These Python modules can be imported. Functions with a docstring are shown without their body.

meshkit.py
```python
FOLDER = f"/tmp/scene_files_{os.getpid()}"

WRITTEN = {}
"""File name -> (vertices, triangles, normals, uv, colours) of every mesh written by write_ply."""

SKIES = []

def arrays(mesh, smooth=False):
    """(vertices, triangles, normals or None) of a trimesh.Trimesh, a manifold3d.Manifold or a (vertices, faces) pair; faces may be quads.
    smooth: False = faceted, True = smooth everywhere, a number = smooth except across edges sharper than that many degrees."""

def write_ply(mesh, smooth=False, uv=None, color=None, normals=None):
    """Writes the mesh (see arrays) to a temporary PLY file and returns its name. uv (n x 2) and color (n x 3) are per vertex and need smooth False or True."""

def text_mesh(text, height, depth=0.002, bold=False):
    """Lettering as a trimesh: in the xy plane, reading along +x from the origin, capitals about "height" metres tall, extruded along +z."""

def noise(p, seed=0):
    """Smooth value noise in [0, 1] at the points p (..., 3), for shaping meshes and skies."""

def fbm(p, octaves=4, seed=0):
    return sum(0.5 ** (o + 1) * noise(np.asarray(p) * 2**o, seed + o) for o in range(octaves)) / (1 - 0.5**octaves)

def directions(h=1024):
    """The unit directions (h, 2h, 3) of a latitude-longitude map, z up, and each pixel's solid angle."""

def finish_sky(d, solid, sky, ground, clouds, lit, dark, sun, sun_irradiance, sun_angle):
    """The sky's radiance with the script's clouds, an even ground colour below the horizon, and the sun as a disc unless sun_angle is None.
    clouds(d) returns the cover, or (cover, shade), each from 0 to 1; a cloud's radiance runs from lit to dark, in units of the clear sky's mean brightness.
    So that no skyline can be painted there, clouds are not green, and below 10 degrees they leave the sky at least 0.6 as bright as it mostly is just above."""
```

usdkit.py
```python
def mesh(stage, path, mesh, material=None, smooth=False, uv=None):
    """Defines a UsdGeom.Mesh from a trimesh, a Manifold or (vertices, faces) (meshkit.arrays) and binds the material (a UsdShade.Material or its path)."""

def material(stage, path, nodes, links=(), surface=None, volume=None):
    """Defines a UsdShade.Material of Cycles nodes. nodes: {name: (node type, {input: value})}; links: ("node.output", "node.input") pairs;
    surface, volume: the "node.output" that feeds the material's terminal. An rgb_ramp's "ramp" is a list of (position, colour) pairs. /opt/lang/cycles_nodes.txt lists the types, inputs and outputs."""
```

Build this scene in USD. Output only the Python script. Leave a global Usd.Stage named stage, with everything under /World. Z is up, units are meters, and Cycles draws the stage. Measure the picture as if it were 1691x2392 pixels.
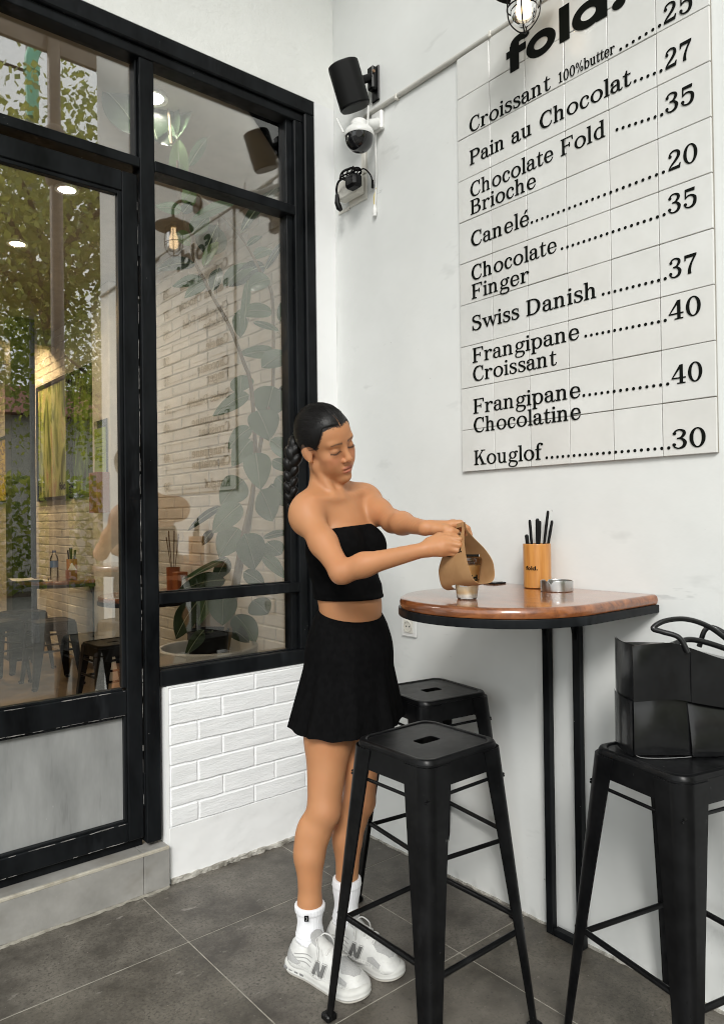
import math, random
import numpy as np
import trimesh, usdkit, meshkit
import manifold3d as m3
from pxr import Gf, Sdf, Usd, UsdGeom, UsdLux, UsdShade
from shapely.geometry import Polygon, Point, MultiPoint, box
from shapely import affinity, union_all

stage = Usd.Stage.CreateInMemory()
UsdGeom.Xform.Define(stage, '/World')
stage.SetDefaultPrim(stage.GetPrimAtPath('/World'))
# ------------------------------------------------------------------ camera
EYE = (-1.9788, -2.5263, 1.333)
RIGHT = (0.76737, -0.64107, -0.01327); UP = (0.00451, -0.0153, 0.99987); FWD = (0.64119, 0.76733, 0.00885)
cam = UsdGeom.Camera.Define(stage, '/World/camera')
cam.AddTransformOp().Set(Gf.Matrix4d(*RIGHT, 0, *UP, 0, *[-v for v in FWD], 0, *EYE, 1))
cam.CreateHorizontalApertureAttr(36.0); cam.CreateVerticalApertureAttr(36.0 * 1024 / 723)
cam.CreateFocalLengthAttr(36.298); cam.CreateClippingRangeAttr((0.05, 1000.0))
cam.CreateExposureAttr(0.90)
# ------------------------------------------------------------------ sky and sun
SUN = np.array([-0.58, -0.62, 0.60]); SUN = SUN / np.linalg.norm(SUN)
sky = UsdLux.DomeLight.Define(stage, '/World/sky')
m_sky = usdkit.material(stage, '/World/Looks/sky', {
    'tex': ('sky_texture', {'sky_type': 'single_scattering', 'sun_disc': False, 'sun_elevation': float(math.asin(SUN[2])),
                            'sun_rotation': float(math.atan2(SUN[0], SUN[1])), 'altitude': 50.0, 'air_density': 1.0, 'aerosol_density': 2.0}),
    'co': ('texture_coordinate', {}), 'nz': ('noise_texture', {'scale': 2.2, 'detail': 5.0, 'roughness': 0.55}),
    'rp': ('rgb_ramp', {'ramp': [(0.25, (0.80, 0.80, 0.80)), (0.7, (1.0, 1.0, 1.0))]}),
    'cl': ('color', {'value': (8.1, 8.45, 8.4)}),
    'mx': ('mix_color', {'blend_type': 'mix', 'use_clamp': False}), 'bg': ('background_shader', {'strength': 0.10})},
    [('co.generated', 'nz.vector'), ('nz.fac', 'rp.fac'), ('rp.color', 'mx.fac'), ('tex.color', 'mx.a'), ('cl.color', 'mx.b'), ('mx.result', 'bg.color')], surface='bg.background')
UsdShade.MaterialBindingAPI.Apply(sky.GetPrim()).Bind(m_sky)
sun = UsdLux.DistantLight.Define(stage, '/World/sun')
_z = SUN; _x = np.cross([0, 0, 1.0], _z); _x /= np.linalg.norm(_x); _y = np.cross(_z, _x)
sun.AddTransformOp().Set(Gf.Matrix4d(*_x, 0, *_y, 0, *_z, 0, 0, 0, 20, 1))
sun.CreateIntensityAttr(0.36); sun.CreateAngleAttr(18.0); sun.CreateColorAttr(Gf.Vec3f(1.0, 0.98, 0.94)); sun.CreateNormalizeAttr(True)

# ------------------------------------------------------------------ helpers
USED = {}
def numbered(base, parent='/World'):
    k = (parent, base); n = USED.get(k, 0); USED[k] = n + 1
    return base if n == 0 else '%s_%03d' % (base, n)
def tag(prim, label=None, cat=None, group=None, kind=None):
    for k, v in (('label', label), ('category', cat), ('group', group), ('kind', kind)):
        if v: prim.SetCustomDataByKey(k, v)
class T:
    """a thing (or part): prim path and the world placement its local points are measured from"""
    def __init__(s, path, mat=None, prim=None): s.path, s.mat, s.prim = path, np.eye(4) if mat is None else mat, prim
def place(loc=(0, 0, 0), rz=0.0):
    m = trimesh.transformations.rotation_matrix(math.radians(rz), [0, 0, 1]); m[:3, 3] = loc; return m
def thing(name, label, cat, loc=(0, 0, 0), rz=0.0, group=None, kind=None):
    p = '/World/' + numbered(name); x = UsdGeom.Xform.Define(stage, p)
    x.AddTranslateOp().Set(Gf.Vec3d(*map(float, loc))); x.AddRotateZOp().Set(float(rz))
    tag(x.GetPrim(), label, cat, group, kind)
    return T(p, place(loc, rz), x.GetPrim())
def arr(mesh, smooth): return meshkit.arrays(mesh, smooth)
def part(name, mesh, mat, parent=None, smooth=35, world=False, label=None, cat=None, group=None, kind=None, uv=None, tint=None):
    """one Mesh prim; world=True when the points are given in world space"""
    base = parent.path if parent else '/World'
    path = base + '/' + numbered(name, base)
    if world and parent is not None:
        v, f, n = arr(mesh, False); inv = np.linalg.inv(parent.mat)
        v = trimesh.transformations.transform_points(v, inv); mesh = trimesh.Trimesh(v, f, process=False)
    elif not isinstance(mesh, trimesh.Trimesh):
        v, f, n = arr(mesh, False); mesh = trimesh.Trimesh(v, f, process=False)
    if tint is not None: smooth = True
    if len(mesh.faces) == 44 and smooth is not True: smooth = False
    m = usdkit.mesh(stage, path, mesh, mat, smooth=smooth)
    if tint is not None:
        UsdGeom.PrimvarsAPI(m).CreatePrimvar('tint', Sdf.ValueTypeNames.Color3fArray, 'vertex').Set([Gf.Vec3f(*map(float, c)) for c in tint])
    tag(m.GetPrim(), label, cat, group, kind)
    return T(path, parent.mat if parent else np.eye(4), m.GetPrim())
def copy(src, loc, rz, label, group=None):
    name = src.path.split('/')[-1].rstrip('0123456789').rstrip('_')
    p = '/World/' + numbered(name); x = UsdGeom.Xform.Define(stage, p); pr = x.GetPrim()
    pr.GetReferences().AddInternalReference(src.path); pr.SetInstanceable(True)
    ops = {o.GetOpName(): o for o in x.GetOrderedXformOps()}
    x.ClearXformOpOrder()
    x.AddTranslateOp().Set(Gf.Vec3d(*map(float, loc))); x.AddRotateZOp().Set(float(rz))
    tag(pr, label, src.prim.GetCustomDataByKey('category'), group)
    return T(p, place(loc, rz), pr)
cat_ = trimesh.util.concatenate
def _corners(lo, hi, c):
    P = []
    for sx in (0, 1):
        for sy in (0, 1):
            for sz in (0, 1):
                q = np.array([hi[0] if sx else lo[0], hi[1] if sy else lo[1], hi[2] if sz else lo[2]], float)
                s = np.array([-1 if sx else 1, -1 if sy else 1, -1 if sz else 1]) * c
                for k in range(3):
                    d = s.copy(); d[k] = 0; P.append(q + d)
    return np.array(P)
def _hullfaces():
    from scipy.spatial import ConvexHull
    P = _corners(np.zeros(3), np.ones(3), .2); F = ConvexHull(P).simplices.copy(); c = P.mean(0)
    n = np.cross(P[F[:, 1]] - P[F[:, 0]], P[F[:, 2]] - P[F[:, 0]]); fl = ((P[F].mean(1) - c) * n).sum(1) < 0; F[fl] = F[fl][:, ::-1]; return F
CBF = _hullfaces()
def cbox(lo, hi, c=0.002):
    """box with chamfered edges"""
    lo, hi = np.minimum(lo, hi).astype(float), np.maximum(lo, hi).astype(float); c = min(c, float((hi - lo).min()) * .45)
    if c <= 0: return trimesh.creation.box(bounds=[lo, hi])
    return trimesh.Trimesh(_corners(lo, hi, c), CBF, process=False)
def tube(pts, r, n=10, closed=False, cap=True):
    p = np.asarray(pts, float); r = np.broadcast_to(np.asarray(r, float), (len(p),))
    if closed: t = np.roll(p, -1, 0) - np.roll(p, 1, 0)
    else: t = np.gradient(p, axis=0)
    t /= np.linalg.norm(t, axis=1, keepdims=True) + 1e-12
    a = np.cross(t[0], [0, 0, 1.0] if abs(t[0][2]) < .9 else [1.0, 0, 0]); a /= np.linalg.norm(a); A = [a]
    for i in range(1, len(p)):
        a = A[-1] - t[i] * (A[-1] @ t[i]); a /= np.linalg.norm(a) + 1e-12; A.append(a)
    A = np.array(A); B = np.cross(t, A); ang = np.arange(n) * 2 * np.pi / n
    V = (p[:, None] + r[:, None, None] * (np.cos(ang)[None, :, None] * A[:, None] + np.sin(ang)[None, :, None] * B[:, None])).reshape(-1, 3)
    F = []; m = len(p)
    for i in range(m if closed else m - 1):
        j = (i + 1) % m
        for k in range(n):
            l = (k + 1) % n; F += [[i * n + k, i * n + l, j * n + l], [i * n + k, j * n + l, j * n + k]]
    if cap and not closed:
        V = np.vstack([V, p[0], p[-1]]); c0, c1 = len(V) - 2, len(V) - 1
        for k in range(n):
            l = (k + 1) % n; F += [[c0, l, k], [c1, (m - 1) * n + k, (m - 1) * n + l]]
    return trimesh.Trimesh(V, F, process=False)
def spline(pts, n=8):
    p = np.asarray(pts, float); q = np.vstack([2 * p[0] - p[1], p, 2 * p[-1] - p[-2]]); out = []
    for i in range(len(p) - 1):
        a, b, c, d = q[i:i + 4]
        for t in np.linspace(0, 1, n, endpoint=False):
            out.append(.5 * (2 * b + (c - a) * t + (2 * a - 5 * b + 4 * c - d) * t * t + (3 * b - a - 3 * c + d) * t ** 3))
    out.append(p[-1]); return np.array(out)
def lathe(prof, n=40, center=(0, 0, 0)):
    m = trimesh.creation.revolve(np.array(prof, float), sections=n); m.apply_translation(center); return m
def cyl(a, b, r, n=16): return tube([a, b], r, n)
def extrude(poly, h):
    return cat_([trimesh.creation.extrude_polygon(g, h, engine='earcut') for g in getattr(poly, 'geoms', [poly]) if g.area > 0])
def frame(ox, ux, uy, uz):
    m = np.eye(4); m[:3, 0], m[:3, 1], m[:3, 2], m[:3, 3] = ux, uy, uz, ox; return m
def nrm(v): v = np.asarray(v, float); return v / np.linalg.norm(v)
def xf(m, M): m = m.copy(); m.apply_transform(M); return m
def subdiv(m, L): 
    v, f = trimesh.remesh.subdivide_to_size(m.vertices, m.faces, L, max_iter=12); return trimesh.Trimesh(v, f)

# ------------------------------------------------------------------ materials
LK = '/World/Looks/'
def mat(name, nodes, links, surface='p.BSDF'): return usdkit.material(stage, LK + name, nodes, links, surface=surface)
def noisy(name, c1, c2, scale=6.0, detail=6.0, rough=0.5, bump=0.0, bscale=60.0, stretch=(1, 1, 1), lo=.35, hi=.65, coat=0.0, metallic=0.0, spec=0.5, rvar=0.0, bdist=.004, rand=0.0, extra=None):
    """two colours mixed by noise in world space, with fine relief; rand: brightness step from one object to the next"""
    N = {'g': ('geometry', {}), 'mp': ('mapping', {'scale': tuple(stretch)}), 'n': ('noise_texture', {'scale': scale, 'detail': detail, 'roughness': .72 if detail > 8 else .6}),
         'r': ('rgb_ramp', {'ramp': [(lo, c1), (hi, c2)]}), 'p': ('principled_bsdf', {'roughness': rough, 'coat_weight': coat, 'coat_roughness': .12, 'metallic': metallic, 'specular_ior_level': spec})}
    L = [('g.position', 'mp.vector'), ('mp.vector', 'n.vector'), ('n.fac', 'r.fac')]
    col = 'r.color'
    if rand:
        N['oi'] = ('object_info', {}); N['mr'] = ('map_range', {'from_min': 0.0, 'from_max': 1.0, 'to_min': 1 - rand, 'to_max': 1 + rand})
        N['hv'] = ('hsv', {}); L += [('oi.random', 'mr.value'), ('mr.result', 'hv.value'), (col, 'hv.color')]; col = 'hv.color'
    if extra:   # (scale, threshold lo, hi, colour, stretch): sparse marks of a second noise
        for i, (sc, a, b, c, st) in enumerate(extra):
            N['em%d' % i] = ('mapping', {'scale': tuple(st), 'location': (3.1 * i, 1.7, .4)}); N['en%d' % i] = ('noise_texture', {'scale': sc, 'detail': 4.0, 'roughness': .62})
            N['er%d' % i] = ('map_range', {'from_min': a, 'from_max': b, 'to_min': 0.0, 'to_max': 1.0, 'clamp': True}); N['ex%d' % i] = ('mix_color', {'blend_type': 'mix', 'b': c})
            L += [('g.position', 'em%d.vector' % i), ('em%d.vector' % i, 'en%d.vector' % i), ('en%d.fac' % i, 'er%d.value' % i), ('er%d.result' % i, 'ex%d.fac' % i), (col, 'ex%d.a' % i)]; col = 'ex%d.result' % i
    L.append((col, 'p.base_color'))
    if rvar:
        N['rr'] = ('map_range', {'from_min': .3, 'from_max': .7, 'to_min': max(.02, rough - rvar), 'to_max': min(1, rough + rvar)}); L += [('n.fac', 'rr.value'), ('rr.result', 'p.roughness')]
    if bump:
        N['bn'] = ('noise_texture', {'scale': bscale, 'detail': 5.0, 'roughness': .65}); N['b'] = ('bump', {'strength': bump, 'distance': bdist})
        L += [('mp.vector', 'bn.vector'), ('bn.fac', 'b.height'), ('b.normal', 'p.normal')]
    return mat(name, N, L)
def flat(name, c, rough=.5, metallic=0.0, coat=0.0, spec=.5, bump=0, bscale=120): return noisy(name, tuple(x * .92 for x in c), tuple(min(1, x * 1.06) for x in c), 9.0, 4.0, rough, bump, bscale, coat=coat, metallic=metallic, spec=spec, bdist=.002)
def glow(name, c, s): return mat(name, {'e': ('emission', {'color': c, 'strength': s})}, [], 'e.emission')
M_PLASTER = noisy('white_plaster', (.75, .755, .75), (.82, .825, .825), 1.6, 7, .75, .22, 18, lo=.3, hi=.7, bdist=.004, extra=[(2.6, .66, .74, (.60, .60, .585), (1, 1, 2.5)), (45., .73, .78, (.42, .42, .40), (1, 1, 1))])
M_PLASTER_W = noisy('smooth_wall_plaster', (.64, .65, .635), (.72, .73, .715), 1.7, 8, .72, .22, 18, lo=.32, hi=.68, bdist=.004, extra=[(2.6, .64, .74, (.57, .58, .565), (1, 1, 2.5)), (45., .73, .78, (.40, .40, .38), (1, 1, 1)), (9., .70, .74, (.54, .55, .54), (1, .35, 1.6))])
M_PLASTER_B = noisy('white_plaster_upper', (.74, .745, .72), (.82, .825, .80), 2.2, 7, .8, .8, 20, lo=.3, hi=.7, bdist=.006, extra=[(3.0, .64, .75, (.66, .655, .63), (1, 1, 1.5))])
M_BRICK = noisy('white_painted_brick', (.76, .77, .775), (.83, .835, .84), 7, 6, .6, .55, 30, (1, 1, 5), bdist=.004, rand=.025, extra=[(60., .75, .80, (.35, .35, .34), (1, 1, 1))])
M_JOINT = noisy('white_painted_joint', (.70, .71, .715), (.78, .785, .79), 9, 4, .7, .4, 60)
M_CEMENT = noisy('rough_cement', (.20, .185, .155), (.55, .53, .48), 26, 7, .9, .9, 60, bdist=.01)
M_TILE = [noisy('floor_tile_%s' % n, a, b, 3.6, 9, .50, .3, 90, (1, 1, 1), rvar=.10, bdist=.002, lo=.38, hi=.64, extra=[(110., .50, .70, (.052, .046, .038), (1, 1, 1)), (1.3, .50, .72, (.150, .136, .117), (1, 1, 1)), (150., .66, .74, (.30, .28, .25), (1, 1, 1)), (60., .60, .72, (.050, .044, .036), (1, 1, 1)), (14., .66, .74, (.21, .195, .17), (1, 2.2, 1))])
          for n, a, b in (('dark', (.044, .038, .031), (.165, .150, .126)), ('mid', (.050, .043, .035), (.175, .160, .136)), ('warm', (.042, .036, .028), (.158, .142, .116)))]
M_GROUT = noisy('floor_grout', (.24, .225, .19), (.38, .36, .31), 30, 4, .9)
M_STEP = noisy('grey_step_tile', (.22, .215, .20), (.36, .35, .33), 5, 8, .6, .3, 90, lo=.3, hi=.7, bdist=.002, extra=[(3., .52, .72, (.17, .155, .13), (1, 1, 1.6)), (90., .68, .76, (.45, .43, .40), (1, 1, 1))])
M_TRIM = noisy('step_edge_strip', (.33, .30, .24), (.48, .45, .38), 24, 5, .7)
M_STEEL = noisy('black_painted_steel', (.0035, .0040, .0046), (.0095, .0108, .0122), 9, 6, .34, .12, 120, (1, 1, .35), rvar=.12, bdist=.001, spec=.11, extra=[(70., .735, .77, (.33, .33, .32), (.5, .5, .5)), (7., .60, .75, (.022, .024, .027), (1, 1, .25))])
M_CHIP = noisy('worn_paint_edge', (.06, .06, .06), (.40, .38, .36), 34, 6, .7)
M_KICK = noisy('dull_zinc_panel', (.19, .195, .192), (.32, .325, .32), 5, 8, .45, .12, 120, (2.2, 1, .6), lo=.28, hi=.72, rvar=.1, bdist=.001, extra=[(26., .60, .75, (.15, .15, .15), (1, 1, .10)), (60., .70, .76, (.36, .36, .36), (1, 1, .6))])
M_STOOL = noisy('black_satin_metal', (.0030, .0031, .0034), (.0055, .0056, .0061), 14, 5, .30, .05, 200, rvar=.05, spec=.17, bdist=.0006, extra=[(75., .70, .76, (.09, .09, .09), (1, 1, .4)), (9., .62, .74, (.014, .014, .015), (1, 1, .6))])
M_WOOD = mat('varnished_red_wood', {'g': ('geometry', {}), 'mp': ('mapping', {'scale': (9.0, 1.0, 9.0)}), 'n': ('noise_texture', {'scale': 4.0, 'detail': 8.0, 'roughness': .62, 'distortion': .6}),
    'r': ('rgb_ramp', {'ramp': [(.25, (.055, .014, .006)), (.5, (.205, .064, .018)), (.72, (.32, .112, .033))]}), 'n2': ('noise_texture', {'scale': 3.0, 'detail': 4.0}),
    'mr': ('map_range', {'from_min': .3, 'from_max': .7, 'to_min': .16, 'to_max': .34}), 'p': ('principled_bsdf', {'coat_weight': .9, 'coat_roughness': .07, 'roughness': .4})},
    [('g.position', 'mp.vector'), ('mp.vector', 'n.vector'), ('n.fac', 'r.fac'), ('r.color', 'p.base_color'), ('g.position', 'n2.vector'), ('n2.fac', 'mr.value'), ('mr.result', 'p.roughness')])
M_BAMBOO = noisy('amber_bamboo', (.42, .17, .035), (.62, .29, .07), 7, 6, .35, .1, 60, (6, 6, .5), coat=.3)
M_MENU = [noisy('menu_tile_%s' % n, a, b, 7, 6, .22, .35, 9, spec=.5, bdist=.003, lo=.3, hi=.7, rand=.025) for n, a, b in (('cool', (.60, .60, .575), (.66, .66, .64)), ('warm', (.595, .59, .565), (.65, .645, .62)))]
M_GROUT2 = noisy('menu_joint', (.22, .20, .17), (.30, .28, .24), 20)
M_INK = flat('black_vinyl', (.005, .006, .005), .5, spec=.06)
M_BLACKP = flat('black_plastic', (.005, .005, .0053), .33, bump=.1, spec=.16)
M_BLACKM = flat('black_speaker_cloth', (.006, .0062, .0062), .5, bump=.25, bscale=500, spec=.15)
M_WHITEP = flat('white_plastic', (.74, .74, .72), .35)
M_CREAMP = flat('cream_plastic', (.68, .66, .60), .4)
M_DOME = mat('smoked_dome', {'p': ('principled_bsdf', {'base_color': (.006, .006, .007), 'roughness': .05, 'coat_weight': .5})}, [])
M_CHROME = mat('brushed_steel', {'g': ('geometry', {}), 'mp': ('mapping', {'scale': (1, 1, 30)}), 'n': ('noise_texture', {'scale': 30.0, 'detail': 4.0}), 'b': ('bump', {'strength': .08, 'distance': .001}),
    'p': ('principled_bsdf', {'base_color': (.55, .55, .54), 'metallic': 1.0, 'roughness': .26})}, [('g.position', 'mp.vector'), ('mp.vector', 'n.vector'), ('n.fac', 'b.height'), ('b.normal', 'p.normal')])
M_LEATHER = noisy('black_leather', (.0025, .0026, .003), (.005, .0052, .0058), 10, 5, .30, .18, 420, rvar=.05, bdist=.0006, spec=.22, coat=.55)
M_KRAFT = noisy('kraft_card', (.31, .17, .070), (.385, .22, .098), 14, 6, .75, .15, 400, bdist=.0008)
def pane(name, fac, tintc=(.97, .96, .93), rough=0.0):
    return mat(name, {'f': ('fresnel', {'IOR': 1.5}), 'a': ('math', {'math_type': 'add', 'value2': fac, 'use_clamp': True}), 't': ('transparent_bsdf', {'color': tintc}), 'gl': ('glossy_bsdf', {'color': (1, 1, 1), 'roughness': rough}), 'm': ('mix_closure', {})},
               [('f.fac', 'a.value1'), ('a.value', 'm.fac'), ('t.BSDF', 'm.closure1'), ('gl.BSDF', 'm.closure2')], 'm.closure')
M_PANE = pane('window_glass', .10)
M_FILM = pane('filmed_glass', .14)
M_CUPG = pane('clear_plastic', .012, (.99, .99, .985), .08)
def clearglass(name, tintc): return pane(name, .06, tintc, .02)
def solid(name, lo, hi, mat_, parent, c=.002, **k): return part(name, cbox(lo, hi, c), mat_, parent, world=True, smooth=False, **k)
rng = random.Random(7)
# ================================================================== lettering drawn from strokes (units: 700 = cap height)
def vs(pts, ws, n=26):
    """stroke through pts (Catmull-Rom) with widths ws at the points"""
    p=np.array(pts,float); w=np.array(ws,float)
    q=np.vstack([2*p[0]-p[1],p,2*p[-1]-p[-2]]); out=[]; ow=[]
    for i in range(len(p)-1):
        a,b,c,d=q[i:i+4]
        for t in np.linspace(0,1,n//2+1)[:-1] if i<len(p)-2 else np.linspace(0,1,n//2+1):
            out.append(.5*((2*b)+(c-a)*t+(2*a-5*b+4*c-d)*t*t+(3*b-a-3*c+d)*t**3)); ow.append(w[i]*(1-t)+w[i+1]*t)
    out=np.array(out); ow=np.array(ow)/2
    g=np.gradient(out,axis=0); g/=np.linalg.norm(g,axis=1)[:,None]+1e-9; nn=np.stack([-g[:,1],g[:,0]],1)
    pieces=[]
    for i in range(len(out)-1):
        pieces.append(MultiPoint([out[i]+nn[i]*ow[i],out[i]-nn[i]*ow[i],out[i+1]+nn[i+1]*ow[i+1],out[i+1]-nn[i+1]*ow[i+1]]).convex_hull)
    pieces+= [Point(*o).buffer(r,8) for o,r in zip(out[1:-1],ow[1:-1])]
    return union_all([x for x in pieces if x.area>0])
def ell(cx,cy,rx,ry): return affinity.scale(Point(0,0).buffer(1,24),rx,ry,origin=(0,0)).__class__(affinity.translate(affinity.scale(Point(0,0).buffer(1,24),rx,ry,origin=(0,0)),cx,cy))
def ring(cx,cy,rx,ry,tx,ty): return ell(cx,cy,rx,ry).difference(ell(cx,cy,rx-tx,ry-ty))
def ball(x,y,r): return Point(x,y).buffer(r,12)
S=92; SH=38; X=480
def slab(x0,x1,y,up=True):
    """bracketed serif bar"""
    return box(x0,y,x1,y+SH) if up else box(x0,y-SH,x1,y)
def stem(x,y0,y1,bl=55,br=55,tl=55,tr=55,w=S):
    g=[box(x,y0,x+w,y1)]
    for l,r,y,u in ((bl,br,y0,1),(tl,tr,y1,-1)):
        if l or r:
            yy=y if u>0 else y-SH
            g.append(box(x-l,yy,x+w+r,yy+SH))
            k=26; e=yy+SH if u>0 else yy
            if l: g.append(Polygon([(x,e),(x-k,e),(x,e+u*k)]))
            if r: g.append(Polygon([(x+w,e),(x+w+k,e),(x+w,e+u*k)]))
    return union_all(g)
def U(*a): return union_all(list(a))
def arch(x,xr,y=X):  # shoulder from stem x+S to right stem at xr
    return vs([(x+S-6,y-110),(x+S+50,y-35),((x+xr)/2+75,y-18),(xr+30,y-75),(xr+S/2,y-170)],[30,38,58,84,S])
def mk():
    G={}
    o=lambda cx: ring(cx,X/2,238,X/2+12,96,46)
    G['o']=(o(270),540)
    def bowl(cx): return ring(cx,X/2,215,X/2+12,92,44)
    # a
    G['a']=(U(vs([(60,350),(85,430),(190,472),(290,440),(318,340),(318,120)],[70,40,42,60,90,S]),ball(92,352,46),
        vs([(318,290),(190,262),(85,215),(66,120),(120,30),(220,20),(310,110)],[30,42,70,92,62,40,30]),vs([(318,130),(330,40),(385,10),(440,30),(455,75)],[S,70,44,36,26])),470)
    G['c']=(U(vs([(392,140),(330,45),(240,8),(130,60),(78,240),(130,420),(240,474),(330,450),(372,380)],[28,40,46,80,98,78,44,42,60]),ball(352,360,50)),440)
    G['e']=(U(vs([(415,150),(350,50),(250,8),(135,55),(78,240),(130,420),(245,472),(355,415),(402,262)],[26,42,46,80,98,76,44,64,78]),box(90,232,438,268)),480)
    G['i']=(U(stem(75,0,X,55,55,60,0),ball(120,630,56)),245)
    G['l']=(stem(75,0,720,55,55,60,0),245)
    G['n']=(U(stem(75,0,X,55,45,60,0),arch(75,330),stem(330,0,320,45,55,0,0)),560)
    G['h']=(U(stem(75,0,720,55,45,60,0),arch(75,330),stem(330,0,320,45,55,0,0)),560)
    G['u']=(U(stem(75,160,X,0,0,60,0),stem(335,0,X,0,60,60,0),vs([(121,170),(150,55),(240,14),(310,45),(352,120)],[S,78,50,36,28])),550)
    G['r']=(U(stem(75,0,X,55,65,60,0),vs([(160,330),(220,425),(290,465),(350,440)],[28,40,46,60]),ball(352,408,52)),430)
    G['s']=(U(vs([(330,380),(290,455),(200,474),(105,440),(92,350),(180,280),(290,215),(340,120),(270,22),(170,8),(90,50),(62,130)],[40,42,42,60,80,86,90,86,54,42,42,40]),box(44,20,76,170),box(318,330,348,460)),405)
    G['t']=(U(box(85,90,85+S,X),Polygon([(85,X),(85+S,X),(85+S,630),(140,630),(120,560)]),box(20,X-SH,300,X),vs([(131,120),(140,40),(210,10),(280,45),(310,110)],[S,78,48,38,28])),335)
    G['P']=(U(stem(85,0,700,60,75,60,0,w=104),ring(330,505,225,195,106,44).intersection(box(270,250,700,760)),box(150,656,330,700),box(150,310,330,354)),600)
    G['F']=(U(stem(85,0,700,60,75,60,0,w=104),box(150,660,540,700),Polygon([(540,700),(500,700),(490,650),(512,530),(545,530)]),box(150,335,400,375),box(380,265,418,445)),590)
    G['C']=(U(vs([(575,190),(510,65),(380,10),(200,80),(105,350),(200,620),(380,690),(490,650),(550,520)],[30,42,48,92,116,90,46,42,38]),box(530,470,568,700)),640)
    G['B']=(U(stem(85,0,700,60,0,60,0,w=104),ring(330,530,190,170,104,42).intersection(box(280,300,700,760)),ring(350,190,220,190,110,42).intersection(box(290,-50,700,420)),box(150,660,335,700),box(150,350,350,390),box(150,0,355,40)),640)
    G['S']=(U(vs([(450,560),(390,660),(270,690),(140,640),(110,520),(200,420),(370,340),(470,220),(430,80),(290,8),(160,50),(90,170)],[40,44,44,74,98,100,108,108,90,46,46,40]),box(70,10,108,235),box(430,470,466,690)),570)
    G['D']=(U(stem(85,0,700,60,0,60,0,w=104),ring(300,350,330,350,116,44).intersection(box(260,-50,800,760)),box(150,656,310,700),box(150,0,310,44)),710)
    G['K']=(U(stem(85,0,700,60,60,60,60,w=104),vs([(180,270),(470,665)],[40,44]),Polygon([(265,415),(340,500),(560,30),(440,30)]),box(370,0,650,38),box(390,662,600,700)),660)
    bl=ring(270,X/2,215,X/2+12,94,42)
    G['b']=(U(stem(75,0,720,0,0,60,0),affinity.translate(bl,10,0)),540)
    G['d']=(U(stem(350,0,720,0,60,60,0),bl.difference(box(430,-50,700,600))),550)
    G['p']=(U(stem(75,-210,X,55,65,60,0),affinity.translate(bl,10,0)),540)
    G['g']=(U(ring(235,318,175,168,82,36),vs([(330,440),(390,480),(440,470)],[34,40,52]),ball(440,450,40),vs([(150,180),(85,120),(110,60),(260,40),(400,10),(430,-90),(350,-190),(200,-205),(80,-165),(60,-70),(130,20)],[30,56,66,74,76,70,44,40,48,56,32])),490)
    G['w']=(U(Polygon([(30,X),(140,X),(270,95),(225,0)]),vs([(245,30),(375,X-30)],[36,40]),Polygon([(330,X),(430,X),(555,95),(510,0)]),vs([(530,30),(655,X-20)],[36,38]),box(-5,X-SH,195,X),box(290,X-SH,460,X),box(585,X-SH,730,X)),725)
    G['f']=(U(box(90,0,90+S,600),box(25,X-SH,290,X),stem(90,0,100,55,70,0,0),vs([(136,560),(160,670),(240,722),(310,700)],[S,74,46,50]),ball(318,672,48)),320)
    e=G['e'][0]; G['\u00e9']=(U(e,Polygon([(225,560),(300,725),(390,705),(265,545)])),480)
    G['0']=(ring(285,350,235,362,104,40),570)
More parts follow.
